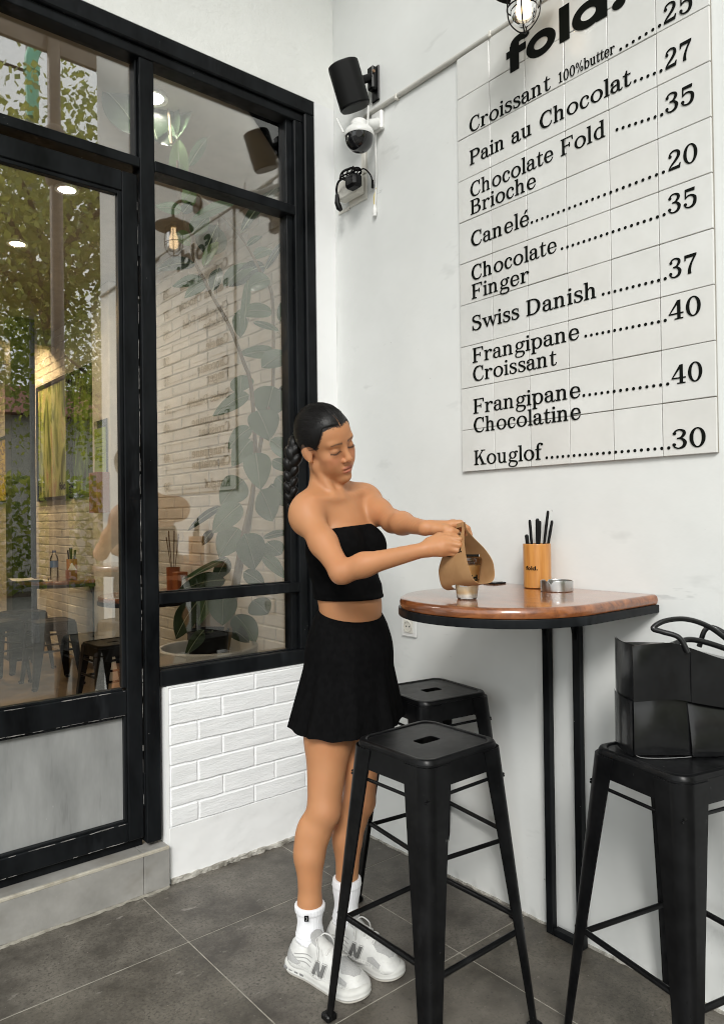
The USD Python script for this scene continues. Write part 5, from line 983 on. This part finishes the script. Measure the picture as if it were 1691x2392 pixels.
# ---- hair
M_HAIR = mat('black_hair', {'g': ('geometry', {}), 'mp': ('mapping', {'scale': (60, 60, 10)}), 'n': ('noise_texture', {'scale': 6.0, 'detail': 4.0}), 'b': ('bump', {'strength': .5, 'distance': .002}), 'p': ('principled_bsdf', {'base_color': (.0045, .004, .0038), 'roughness': .38, 'specular_ior_level': .22})},
    [('g.position', 'mp.vector'), ('mp.vector', 'n.vector'), ('n.fac', 'b.height'), ('b.normal', 'p.normal')])
hrF = Field().ell((-.016, 0, .030), (.0965, .0765, .0905), .01).ell((.022, 0, .033), (.0555, .0635, .0615), .02)
D, lo, h = hrF.grid((-.13, -.10, -.09), (.11, .10, .14), .0022)
gx = np.stack(np.meshgrid(*[lo[i] + h * np.arange(D.shape[i]) for i in range(3)], indexing='ij'), -1)
# the hair line: from the brow's middle parting back over the temple to behind the ear
hl = lambda P: (.058 + .0 * P[..., 0]) - .034 * np.clip((np.abs(P[..., 1]) - .012) / .05, 0, 1.2) ** 1.6
front = P0 = gx[..., 0] * .80 - gx[..., 2] * .60 - (.0200 - .62 * np.abs(gx[..., 1]) ** 1.15 + 1.75 * np.clip(np.abs(gx[..., 1]) - .050, 0, .03))
ear = .030 - np.sqrt((gx[..., 0] + .002) ** 2 + (gx[..., 2] + .020) ** 2)
neckl = -.055 - gx[..., 2] + .25 * gx[..., 0]
def smax(a, b, k): hh = np.clip(.5 - .5 * (a - b) / k, 0, 1); return a * (1 - hh) + b * hh + k * hh * (1 - hh)
D = smax(smax(D, np.minimum(front + .004, .05), .005), neckl, .004)
D = np.where(np.abs(gx[..., 1]) > .05, smax(D, np.minimum(ear, .05), .004), D)
D += .0075 * np.exp(-(gx[..., 1] / .0016) ** 2) * np.clip((gx[..., 0] + .01) * 60, 0, 1)      # the middle parting
hc = nets(D, lo, h); hc.vertices = hc.vertices @ HR.T * HS + HO; hc = fromman(max(toman(hc).decompose(), key=lambda q: q.volume()))
trimesh.smoothing.filter_taubin(hc, lamb=.4, nu=-.41, iterations=4)
hairp = part('hair', hc, M_HAIR, pe, world=True, smooth=True)
root = hp_(-.108, .0, .012)
bl_ = [root, V3(-.638, -.592, 1.572), V3(-.648, -.588, 1.525), V3(-.650, -.582, 1.470), V3(-.652, -.585, 1.42), V3(-.640, -.580, 1.37), V3(-.635, -.580, 1.33)]
BP = spline(bl_, 3); bt_ = []
for i, p in enumerate(BP[2:]):
    u = i / (len(BP) - 3); d = nrm(BP[min(i + 3, len(BP) - 1)] - BP[i + 1]); sd_ = nrm(np.cross(d, tv)); r = .0185 - .005 * u; r = r * (1.0 + .42 * math.exp(-((u - .16) / .16) ** 2))
    if u < .16 or True:
        s = 1 if i % 2 else -1; c = p + sd_ * s * r * (.25 if u < .2 else .58); a3 = nrm(d + sd_ * s * -.55); b3 = nrm(np.cross(a3, tv)); bt_.append((c, r, np.stack([a3, b3, np.cross(a3, b3)], 1)))
bF = Field()
for c, r, A in bt_: bF.ell(c, (r * 1.25, r * .74, r * .80), .0025, A)
V_ = np.array([c for c, _, _ in bt_]); brm = nets(*bF.grid(V_.min(0) - .06, V_.max(0) + .06, .0028)); part('braid', brm, M_HAIR, pe, world=True, smooth=True)
part('hair_tie', tube([root + nrm(bl_[1] - root) * .004, root + nrm(bl_[1] - root) * .022], [.026, .026], 18), M_BLACKP, hairp, world=True, smooth=60)
# strands combed back over the cap, and loose ones
rs = np.random.default_rng(11); cur, cnts, wid = [], [], []
hcl = (hc.vertices - HO) @ HR / HS; ok = np.where(hcl[:, 2] > -.03)[0]
rl = HR.T @ (root - HO) / HS
def onscalp(q):
    for _ in range(3):
        d = np.maximum(np.linalg.norm((q - [-.016, 0, .030]) / [.0965, .0765, .0905], axis=1), 1e-6); d2 = np.linalg.norm((q - [.022, 0, .033]) / [.0555, .0635, .0615], axis=1)
        f = np.minimum(d, d2); c = np.where((d < d2)[:, None], [-.016, 0, .030], [.022, 0, .033]); q = c + (q - c) / f[:, None] * 1.009
    return q
def hline(P): return P[:, 0] * .80 - P[:, 2] * .60 - (.0200 - .62 * np.abs(P[:, 1]) ** 1.15 + 1.75 * np.clip(np.abs(P[:, 1]) - .050, 0, .03))
for k in range(1900):
    st_ = hcl[ok[rs.integers(len(ok))]]; t = np.linspace(0, 1, 12)[:, None]; n_ = st_ * (1 - t) + rl * t; q = onscalp(n_ + np.array([0, 0, .001])); q += rs.normal(0, .0004, 3) + (rs.uniform(0, .0016) * t * (1 - t) * 4) * nrm(rs.normal(0, 1, 3))
    if (hline(q) > .001).any() or ((np.hypot(q[:, 0] + .002, q[:, 2] + .020) < .031) & (np.abs(q[:, 1]) > .05)).any() or (q[:, 2] < -.05).any(): continue
    cur.append(q @ HR.T * HS + HO); cnts.append(12)
kk = 0
while kk < 260:
    a = rs.uniform(-1, 1); q0 = onscalp(np.array([[.055 + rs.uniform(-.03, .035), a * .068, .055 + rs.uniform(-.05, .04)]]))[0]; hv = hline(q0[None])[0]
    if not (-.001 < hv < .007) or q0[2] < -.004: continue
    kk += 1; t = np.linspace(0, 1, 12)[:, None]; q = onscalp(q0 * (1 - t * .35) + rl * t * .35) + nrm(q0) * .0010 * np.sin(t * 3.1) ; cur.append(q @ HR.T * HS + HO); cnts.append(12)
for k in range(46):
    a = rs.uniform(-1, 1); st_ = onscalp(np.array([[.045 + rs.uniform(-.02, .02), a * .05, .085]]))[0] if k < 26 else rl + rs.normal(0, .02, 3); d = nrm(rs.normal(0, 1, 3) + (st_ if k < 26 else np.array([-.6, 0, -.1]))); L = rs.uniform(.012, .035)
    t = np.linspace(0, 1, 12)[:, None]; q = st_ + d * L * t + np.array([-.6, 0, -.5]) * L * t * t * .8; cur.append(q @ HR.T * HS + HO); cnts.append(12)
for i in range(0, len(bt_) - 1):
    for _ in range(26):
        c, r, A = bt_[i]; ph = rs.uniform(-1.6, 1.6); t = np.linspace(-1, 1, 12)[:, None]; q = c + (A[:, 0] * t * r * 1.3) + (A[:, 1] * math.sin(ph) * .80 + A[:, 2] * math.cos(ph) * .82) * r * np.sqrt(np.clip(1.04 - t * t, 0, 1)); cur.append(q); cnts.append(12)
bc = UsdGeom.BasisCurves.Define(stage, '/World/person/hair_strands'); bc.CreateTypeAttr('linear'); bc.CreateCurveVertexCountsAttr(cnts)
pts_ = np.vstack(cur) - V3(-.64, -.78, 0); bc.CreatePointsAttr([Gf.Vec3f(*map(float, p)) for p in pts_]); bc.CreateWidthsAttr([.00062]); bc.SetWidthsInterpolation('constant')
UsdShade.MaterialBindingAPI.Apply(bc.GetPrim()).Bind(UsdShade.Material.Get(stage, mat('hair_strand', {'p': ('principled_bsdf', {'base_color': (.006, .005, .0046), 'roughness': .34, 'specular_ior_level': .3})}, []).GetPath())); bc.GetPrim().SetCustomDataByKey('kind', 'stuff')
# lashes
for s in (-1, 1):
    lash = []
    for k in range(15):
        e = -1 + 2 * k / 14; y = s * (.0315 + .0155 * e); z = -.0090 + .0028 * e * e - .0012 * e
        P = np.column_stack([np.linspace(.04, .10, 120), np.full(120, y), np.full(120, z)]); dd = hdF.at(P); x = P[np.where(dd < .0002)[0][-1], 0] if (dd < .0002).any() else .07
        a = V3(x - .0005, y, z); lash.append(tube(spline([hp_(*a), hp_(x + .0035, y + s * e * .0015, z - .0022), hp_(x + .0058, y + s * e * .003, z - .0020)], 3), np.linspace(.0006, .00025, 7), 5))
    part('eyelash', cat_(lash), M_HAIR, pe, world=True, smooth=60)
part('ear_stud', trimesh.creation.icosphere(2, .0022), mat('gold', {'p': ('principled_bsdf', {'base_color': (.80, .62, .30), 'metallic': 1.0, 'roughness': .2})}, []), T(pe.path, pe.mat @ place(hp_(.0005, -.0795, -.0365) - V3(-.64, -.78, 0))), smooth=True) if False else part('ear_stud', xf(trimesh.creation.icosphere(2, .0024), place(hp_(.001, -.0795, -.0370))), mat('gold', {'p': ('principled_bsdf', {'base_color': (.80, .62, .30), 'metallic': 1.0, 'roughness': .2})}, []), pe, world=True, smooth=True)
# ---- clothes
M_CLOTH = noisy('black_jersey', (.0028, .0028, .0030), (.0045, .0045, .0048), 60, 5, .85, .25, 900, bdist=.0006, spec=.04)
D, lo, h = trF.grid((-.72, -.86, 1.04), (-.32, -.54, 1.40), .004)
gx = np.stack(np.meshgrid(*[lo[i] + h * np.arange(D.shape[i]) for i in range(3)], indexing='ij'), -1); lat = (gx - V3(-.52, -.68, 0)) @ LF; fwd_ = (gx - V3(-.52, -.68, 0)) @ FW
Dt = D - .0055 - .0016 * np.sin(gx[..., 2] * 95 + lat * 22) * np.exp(-((gx[..., 2] - 1.12) / .06) ** 2) - .003 * np.exp(-((gx[..., 2] - 1.079) / .006) ** 2)
Dt = smax(Dt, gx[..., 2] - (1.306 + .07 * lat + .10 * np.clip(fwd_, -.03, .2)), .004); Dt = smax(Dt, (1.074 - .02 * lat) - gx[..., 2], .004)
tm = nets(Dt, lo, h); tm = fromman(max(toman(tm).decompose(), key=lambda q: q.volume())); trimesh.smoothing.filter_taubin(tm, lamb=.5, nu=-.51, iterations=8); part('tube_top', tm, M_CLOTH, pe, world=True, smooth=True)
def skirt():
    nz_, nt = 30, 144; R = []
    for layer in (0, 1):
        rows_ = []
        for i in range(nz_):
            u = i / (nz_ - 1); row = []
            for j in range(nt):
                th = 2 * math.pi * j / nt; c, s = math.cos(th), math.sin(th)       # c along her left, s forward
                a = .117 + (.192 - .117) * (u ** .9) + .012 * math.sin(math.pi * min(1, u * 2.1)); b = .091 + (.166 - .091) * (u ** .85) + .012 * math.sin(math.pi * min(1, u * 2.0))
                pl_ = u ** 1.6 * (.0085 * math.sin(9 * th + .6) + .004 * math.sin(17 * th + 1.1)); w = 1 + pl_ / .17
                ctr = V3(-.489, -.681, 0) * (1 - u) + V3(-.530, -.700, 0) * u
                ztop = 1.030 - .022 * s + .004 * c; zb = .694 - .012 * s + .010 * math.sin(9 * th + .6) * .5 + (.012 * c)
                z = ztop + (zb - ztop) * u; off = .003 if layer else 0
                if u < .11 and not layer: w += .012
                row.append(ctr + LF * (a * w - off) * c + FW * (b * w - off) * s + V3(0, 0, z))
            rows_.append(np.array(row))
        R += rows_ if not layer else rows_[::-1]
    return loft(R + [R[0]], cap=False)
part('skirt', skirt(), M_CLOTH, pe, world=True, smooth=70)
M_SOCK = mat('white_ribbed_cotton', {'g': ('geometry', {}), 'mp': ('mapping', {'scale': (150, 150, 4)}), 'n': ('noise_texture', {'scale': 1.0, 'detail': 2.0}), 'b': ('bump', {'strength': .5, 'distance': .002}), 'p': ('principled_bsdf', {'base_color': (.76, .765, .79), 'roughness': .9, 'sheen_weight': .2})}, [('g.position', 'mp.vector'), ('mp.vector', 'n.vector'), ('n.fac', 'b.height'), ('b.normal', 'p.normal')])
for lg_, an, ztop, lab in ((legs[0], V3(-.712, -.742, .095), .186, True), (legs[1], V3(-.5745, -.742, .095), .215, False)):
    D, lo, h = lg_.grid(an + V3(-.075, -.075, -.06), an + V3(.095, .075, .16), .0028); gx = np.stack(np.meshgrid(*[lo[i] + h * np.arange(D.shape[i]) for i in range(3)], indexing='ij'), -1)
    ang = np.arctan2(gx[..., 1] - an[1], gx[..., 0] - an[0]); D = D - .0045 - .0007 * np.sin(ang * 26) - .0022 * (gx[..., 2] > ztop - .021) - .0012 * np.exp(-((gx[..., 2] - .10) / .012) ** 2) * np.sin(gx[..., 2] * 500)
    D = smax(D, gx[..., 2] - ztop - .012 * (gx[..., 0] - an[0]) / .04 * 0, .003); sk_ = part('sock', nets(D, lo, h), M_SOCK, pe, world=True, smooth=True)
    if lab:
        q = an + nrm(tv) * .0475 + V3(-.009, -.004, ztop - .012 - an[2]); part('sock_label', xf(cbox([-.0065, -.0012, -.0085], [.0065, .0012, .0085], .0006), frame(q, rv, -tv, (0, 0, 1))), M_BLACKP, sk_, world=True)
        part('label_mark', xf(extrude(Polygon([(-.003, -.004), (.001, -.004), (.003, 0), (.001, .004), (-.003, .004), (-.002, .003), (.0005, .003), (.0018, 0), (.0005, -.003), (-.003, -.003)]), .0003), frame(q + tv * .0013, rv, (0, 0, 1), tv)), flat('label_grey', (.4, .4, .4), .5), sk_, world=True, smooth=False)
# ---- running shoes (x toward the toe, y to the outside of a right shoe is -y, z up)
M_SHOEW = noisy('white_shoe_leather', (.54, .54, .525), (.62, .62, .60), 30, 5, .5, .2, 300, bdist=.0006); M_MESHF = noisy('pale_grey_mesh', (.33, .33, .325), (.42, .42, .415), 400, 3, .8, .6, 900, bdist=.0008)
M_SILV = flat('silver_foil', (.24, .24, .235), .32, .55); M_SOLE = flat('white_foam', (.58, .58, .555), .6, bump=.1); M_SOLEG = flat('grey_sole_insert', (.20, .20, .20), .4); M_OUT = flat('dirty_rubber', (.42, .40, .36), .8); M_LINE = flat('seam_grey', (.30, .30, .29), .5)
SHOE = {}
def lateral(side):
    if side not in SHOE:
        xs, zs_, ys = np.linspace(-.005, .30, 110), np.linspace(.024, .125, 52), np.linspace(0, .075, 90)
        P = np.stack(np.meshgrid(xs, side * ys, zs_, indexing='ij'), -1); dd = SHOE['f'].at(P.astype(np.float32)); SHOE[side] = RegularGridInterpolator((xs, zs_), ys[(dd > 0).argmax(1)], bounds_error=False, fill_value=None)
    return SHOE[side]
def upward():
    if 'top' not in SHOE:
        xs, ys, zs_ = np.linspace(.08, .30, 130), np.linspace(-.05, .05, 71), np.linspace(.125, .025, 110)
        P = np.stack(np.meshgrid(xs, ys, zs_, indexing='ij'), -1); dd = SHOE['f'].at(P.astype(np.float32)); SHOE['top'] = RegularGridInterpolator((xs, ys), np.where((dd < 0).any(2), zs_[(dd < 0).argmax(2)], .034), bounds_error=False, fill_value=None)
    return SHOE['top']
from scipy.interpolate import RegularGridInterpolator
def make_shoe(heel, toe, z0, mirror):
    """mirror=+1: the right shoe"""
    heel, toe = V3(*heel, 0), V3(*toe, 0); X_ = nrm(toe - heel); Y_ = V3(-X_[1], X_[0], 0); L = np.linalg.norm(toe - heel); sc = L / .285
    Mx = np.eye(4); Mx[:3, 0], Mx[:3, 1], Mx[:3, 2], Mx[:3, 3] = X_ * sc, Y_ * sc * mirror, V3(0, 0, sc), heel + V3(0, 0, z0)
    sh = Field(); UPZ = .030
    sh.cone((.045, 0, .048), (.050, 0, .080), .0365, .032, .01).cone((.05, .0, .042), (.14, .002, .042), .035, .036, .03).cone((.14, .002, .038), (.225, .008, .030), .038, .035, .03).ell((.245, .010, .034), (.038, .035, .018), .02).cone((.105, 0, .098), (.17, .002, .066), .026, .028, .025).cone((.17, .002, .066), (.23, .006, .044), .028, .026, .02)
    sh.carve((.062, 0, .118), (.046, .030, .040), .010)
    SHOE['f'] = sh
    D, lo, h = sh.grid((-.01, -.07, .0), (.31, .07, .15), .0032); gx = np.stack(np.meshgrid(*[lo[i] + h * np.arange(D.shape[i]) for i in range(3)], indexing='ij'), -1)
    D = smax(D, .022 - gx[..., 2], .003)
    put = lambda m: xf(m, Mx) if mirror > 0 else (lambda q: (q.invert(), q)[1])(xf(m, Mx))
    out = []
    s = part('shoe', put(nets(D, lo, h)), M_SHOEW, pe, world=True, smooth=True)
    # sole outline
    ol_ = np.vstack([spline([(.0, -.004), (.004, -.026), (.03, -.037), (.09, -.036), (.15, -.042), (.20, -.047), (.25, -.042), (.280, -.018), (.285, .008), (.272, .032), (.235, .046), (.19, .042), (.13, .030), (.08, .030), (.03, .034), (.004, .022), (.0, -.004)], 6)[:-1]])
    c_ = ol_.mean(0); nn = np.gradient(ol_, axis=0); nn = np.column_stack([nn[:, 1], -nn[:, 0]]); nn /= np.linalg.norm(nn, axis=1)[:, None]
    if ((ol_ - c_) * nn).sum() < 0: nn = -nn
    def layer(prof, wav=0): 
        R = []
        for off, z in prof:
            q = ol_ + nn * off; zz = z + np.where(ol_[:, 0] > .22, ((ol_[:, 0] - .22) / .065) ** 2 * .012, 0) + np.where(ol_[:, 0] < .03, ((.03 - ol_[:, 0]) / .03) ** 2 * .006, 0); R.append(np.column_stack([q, zz]))
        return loft(R)
    part('midsole', put(layer([(-.006, .006), (.001, .0065), (.0035, .011), (.0015, .016), (.003, .020), (.002, .026), (-.003, .031), (-.010, .033)])), M_SOLE, s, world=True, smooth=50)
    part('outsole', put(layer([(-.006, .0), (-.001, .0004), (.0005, .003), (-.001, .0062), (-.006, .0062)])), M_OUT, s, world=True, smooth=40)
    def decal(poly, side, off=.0012, th=.0016, L0=.004):
        """a flat outline in (x, z) laid on the shoe's flank"""
        m = subdiv(extrude(poly, th), L0); v = m.vertices; y = lateral(side)(v[:, :2])
        mm_ = trimesh.Trimesh(np.column_stack([v[:, 0], side * (y + off - th / 2 + v[:, 2]), v[:, 1]]), m.faces, process=False)
        if side > 0: mm_.invert()
        return put(mm_)
    def decal_top(poly, off=.0018, th=.0016, L0=.004):
        m = subdiv(extrude(poly, th), L0); v = m.vertices; z = upward()(v[:, :2])
        return put(trimesh.Trimesh(np.column_stack([v[:, 0], v[:, 1], z + off + v[:, 2] - th / 2]), m.faces, process=False))
    N_ = Polygon([(.118, .036), (.132, .036), (.139, .058), (.147, .036), (.160, .036), (.172, .074), (.159, .074), (.152, .052), (.144, .074), (.131, .074)])
    N_ = affinity.skew(affinity.scale(N_, .92, .98), 0)
    for side in (-1, 1):
        if side == 1: NN = affinity.scale(N_, -1, 1, origin=(.145, .05)) if False else N_
        part('logo', decal(N_, side, .0022), M_SILV, s, world=True, smooth=False); part('logo_edge', decal(N_.buffer(.0026).difference(N_.buffer(.0008)), side, .0016), M_SHOEW, s, world=True, smooth=False); part('logo_line', decal(N_.buffer(.0036).difference(N_.buffer(.0027)), side, .0018), M_LINE, s, world=True, smooth=False)
        part('heel_panel', decal(Polygon([(.012, .036), (.050, .036), (.075, .050), (.040, .070), (.016, .078)]), side, .0010), M_MESHF, s, world=True, smooth=40)
        part('side_band', decal(Polygon([(.03, .036), (.10, .034), (.20, .030), (.255, .030), (.255, .036), (.20, .040), (.10, .042), (.03, .046)]), side, .0018, .0024), M_SHOEW, s, world=True, smooth=40)
        for k in range(3): part('seam', decal(LineBuf([(.05, .052 + .009 * k), (.08, .056 + .009 * k), (.112, .052 + .011 * k)], .0008), side, .0008), M_LINE, s, world=True, smooth=False)
        part('toe_panel', decal(Polygon([(.190, .036), (.235, .034), (.238, .048), (.205, .058), (.188, .052)]), side, .0008), M_MESHF, s, world=True, smooth=40)
        for k in range(4): part('gel_insert', put(cbox([.006 + k * .021, side * .0365 - .003, .012], [.022 + k * .021, side * .0365 + .0025, .0215], .002)), M_SOLEG, s, world=True)
    part('toe_mesh', decal_top(Polygon([(.192, -.018), (.192, .022), (.215, .028), (.252, .020), (.258, .006), (.25, -.012), (.215, -.024)])), M_MESHF, s, world=True, smooth=40)
    part('toe_cap_seam', decal_top(LineBuf([(.228, -.036), (.256, -.016), (.264, .006), (.258, .026), (.236, .040)], .0022)), M_SHOEW, s, world=True, smooth=40)
    for k in range(6): part('vent_dot', decal_top(Point(.262 + .004 * math.cos(k * .9), -.012 + k * .007).buffer(.0013, 6), .0006), M_SOLEG, s, world=True, smooth=False)
    tg = loft([np.column_stack([np.full(12, x), w * np.cos(np.linspace(0, 2 * math.pi, 13)[:-1]), z + .0055 * np.sin(np.linspace(0, 2 * math.pi, 13)[:-1])]) for x, z, w in ((.095, .128, .016), (.100, .126, .024), (.112, .113, .026), (.14, .097, .022))]); part('tongue', put(tg), M_MESHF, s, world=True, smooth=50)
    for k in range(6):
        x = .112 + k * .0165; a = []
        for y in np.linspace(-.024, .024, 9):
            zs = np.linspace(.125, .03, 160); dd = sh.at(np.column_stack([np.full(160, x + .10 * y * (1 if k % 2 else -1)), np.full(160, y), zs]))
            if (dd < 0).any() and zs[(dd < 0).argmax()] < .100: a.append((x + .10 * y * (1 if k % 2 else -1), y, zs[(dd < 0).argmax()] + .0035))
        if len(a) > 3: part('lace', put(tube(a, .0031, 7)), M_SHOEW, s, world=True, smooth=60)
    zt = .128
    for sy, p in ((1, [(.112, 0, .114), (.118, .018, .124), (.135, .032, .112), (.140, .036, .085), (.128, .030, .095), (.112, .004, .116)]), (-1, [(.112, 0, .114), (.120, -.020, .122), (.138, -.034, .106), (.138, -.038, .080), (.126, -.028, .094), (.112, -.004, .116)]), (1, [(.112, .002, .116), (.142, .020, .10), (.160, .034, .078), (.166, .040, .06)]), (-1, [(.112, -.002, .116), (.145, -.024, .096), (.164, -.036, .070)])): part('lace', put(tube(spline(p, 6), .0023, 7)), M_SHOEW, s, world=True, smooth=60)
def LineBuf(pts, r):
    from shapely.geometry import LineString
    return LineString([tuple(p) for p in spline([(*p, 0) for p in pts], 6)[:, :2]]).buffer(r, 4)
make_shoe((-.748, -.694), (-.686, -.972), 0, 1)
make_shoe((-.607, -.692), (-.548, -.968), 0, -1)
# ================================================================== street side (seen only in the glass)
M_LEAFG = mat('street_leaf', {'oi': ('geometry', {}), 'r': ('rgb_ramp', {'ramp': [(0, (.07, .12, .02)), (.5, (.17, .22, .04)), (1, (.30, .32, .08))]}), 'p': ('principled_bsdf', {'roughness': .45}), 't': ('translucent_bsdf', {'color': (.62, .64, .14)}), 'm': ('mix_closure', {'fac': .35})},
    [('oi.random_per_island', 'r.fac'), ('r.color', 'p.base_color'), ('p.BSDF', 'm.closure1'), ('t.BSDF', 'm.closure2')], 'm.closure')
M_BARK = noisy('bark', (.06, .045, .032), (.14, .115, .09), 12, 6, .9, .6, 40)
def tree(loc, h, R, label, seed, nleaf=5200, low=1.7):
    o = thing('street_tree', label, 'tree', loc, group=None); r = np.random.default_rng(seed)
    limbs = [tube(spline([(0, 0, -.152), (.05, .02, 1.2), (-.04, .05, 2.3), (.08, 0, h * .6)], 6), np.linspace(.13, .07, 19), 10)]; tips = []
    for k in range(9):
        a = k * 2.4 + r.uniform(-.3, .3); z0 = r.uniform(low, h * .55); l = R * r.uniform(.6, 1.0); e = np.array([math.cos(a) * l, math.sin(a) * l, z0 + r.uniform(.4, 1.6)])
        pts = spline([(0, 0, z0), tuple(e * [.45, .45, 1] + np.array([0, 0, -.25])), tuple(e)], 6); limbs.append(tube(pts, np.linspace(.05, .012, len(pts)), 7)); tips += list(pts[4:])
    part('trunk', cat_(limbs), M_BARK, o, smooth=60)
    tips = np.array(tips); c = tips[r.integers(0, len(tips), nleaf // 26)] + r.normal(0, [R * .22, R * .22, .5], (nleaf // 26, 3)); c[:, 2] = np.clip(c[:, 2], low - .2, h)
    P = np.repeat(c, 26, 0) + r.normal(0, .20, (len(c) * 26, 3)); n = len(P)
    d = r.normal(0, 1, (n, 3)); d /= np.linalg.norm(d, axis=1)[:, None]; u = np.cross(d, r.normal(0, 1, (n, 3))); u /= np.linalg.norm(u, axis=1)[:, None]
    L = r.uniform(.05, .10, n)[:, None]; Wl = L * .42
    V = np.stack([P, P + d * L * .5 + u * Wl, P + d * L, P + d * L * .5 - u * Wl], 1).reshape(-1, 3); F = (np.arange(n)[:, None] * 4 + np.array([[0, 1, 2, 3]])); F = np.vstack([F[:, [0, 1, 2]], F[:, [0, 2, 3]]])
    part('crown', trimesh.Trimesh(V, F, process=False), M_LEAFG, o, smooth=False)
tree((.75, -6.3, 0), 8.4, 2.0, 'leafy street tree in front of the terrace, nearest to the steel column', 1, 15000, 3.2)
tree((2.6, -9.0, 0), 6.6, 2.4, 'leafy street tree across the pavement, farther along the wall', 2, 9000, 2.4)
tree((-.9, -10.0, 0), 6.8, 2.4, 'leafy street tree across the pavement, opposite the glass door', 3, 9000, 2.2)
sc2 = thing('terrace_column', 'brown steel terrace column with two collars', 'column', (-.16, -3.20, -.15)); M_BROWNC = noisy('brown_column_paint', (.16, .125, .095), (.24, .19, .15), 6, 5, .5)
part('shaft', lathe([(0, 0), (.09, 0), (.09, .03), (.048, .05), (.048, 5.3), (0, 5.3)], 20), M_BROWNC, sc2, smooth=40)
for z in (4.18, 4.48): part('collar', lathe([(.0485, -.10), (.075, -.07), (.085, 0), (.075, .06), (.0485, .09)], 20, (0, 0, z)), M_BROWNC, sc2, smooth=50)
rf = thing('roof_overhang', 'white-painted slab overhang above the shopfront, out of sight overhead', 'roof', (-2, -.9, 5.2)); solid('slab', [-4.2, -1.9, 5.205], [.14, .0, 5.35], flat('soffit_paint', (.62, .62, .60), .8), rf, 0)
ev = thing('eaves_board', 'brown fascia board under the edge of the high terrace roof', 'fascia', (-1, -3.2, 5.0)); solid('board', [-4, -3.28, 5.02], [.20, -3.24, 5.30], M_BROWNC, ev); solid('gutter', [-4, -3.36, 5.20], [.25, -3.285, 5.30], M_BROWNC, ev)
up = thing('utility_pole', 'thin utility pole with a meter box and a mint green pipe', 'pole', (.70, -6.9, -.15)); part('pole', cyl((0, 0, 0), (0, 0, 8.2), .045), flat('pole_grey', (.34, .34, .33), .8), up); part('green_pipe', tube(spline([(-.02, .16, 6.45), (-.02, .16, 7.0), (-.02, .16, 7.2), (.05, .16, 7.4)], 6), .078, 14), flat('mint_pipe', (.16, .50, .36), .5), up, smooth=60); part('pipe_collar', cyl((-.02, .16, 7.02), (-.02, .16, 7.10), .095, 16), UsdShade.Material.Get(stage, LK + 'mint_pipe'), up); part('meter_box', cbox([-.95, -.1, 7.0], [-.50, .15, 7.42], .01), flat('meter_grey', (.42, .43, .42), .5), up); part('bracket', cyl((-.5, 0, 7.1), (0, 0, 7.1), .02), M_STEEL, up)
for k in range(4):
    part('wire', tube(spline([(-.4, 0, 7.05 - .05 * k), (-.55 - .06 * k, .05, 6.62 - .07 * k), (-.85, 0, 7.0)], 8), .010, 6), M_BLACKP, up)
hd2 = part('hedge', trimesh.creation.box(bounds=[[-7, -13.6, -.152], [9, -13.0, -.10]]), M_BARK, smooth=False, label='low dark hedge along the far side of the street', cat='hedge')
r5 = np.random.default_rng(5); n = 9000; P = np.column_stack([r5.uniform(-7, 9, n), r5.uniform(-13.7, -12.9, n), r5.uniform(-.1, 2.3, n)]); d = r5.normal(0, 1, (n, 3)); d /= np.linalg.norm(d, axis=1)[:, None]; u = np.cross(d, r5.normal(0, 1, (n, 3))); u /= np.linalg.norm(u, axis=1)[:, None]
V = np.stack([P, P + d * .09 + u * .05, P + d * .18, P + d * .09 - u * .05], 1).reshape(-1, 3); F = np.arange(n)[:, None] * 4 + np.array([[0, 1, 2, 3]])
part('hedge_leaves', trimesh.Trimesh(V, np.vstack([F[:, [0, 1, 2]], F[:, [0, 2, 3]]]), process=False), M_LEAFG, smooth=False, label='leaves of the far hedge across the street', cat='hedge', kind='stuff')
far = thing('street_house', 'plain pale house front across the street behind the hedge', 'house', (1, -17, -.15)); M_HOUSE = flat('house_paint', (.42, .40, .36), .8)
part('wall', trimesh.creation.box(bounds=[[-9, -.3, 0], [9, 0, 4.2]]), M_HOUSE, far, smooth=False); part('roof', trimesh.convex.convex_hull(np.array([(-9.4, .5, 4.2), (9.4, .5, 4.2), (-9.4, -4, 4.2), (9.4, -4, 4.2), (-9.4, -2, 5.3), (9.4, -2, 5.3)])), flat('roof_tile_red', (.22, .09, .06), .8), far)
for k in range(5): w = part('window', cbox([-7.5 + k * 3.3, .002, 1.2], [-6.3 + k * 3.3, .05, 2.6], .01), M_WHITEP, far); part('pane', trimesh.creation.box(bounds=[[-7.4 + k * 3.3, .051, 1.3], [-6.4 + k * 3.3, .055, 2.5]]), M_DOME, w, smooth=False)
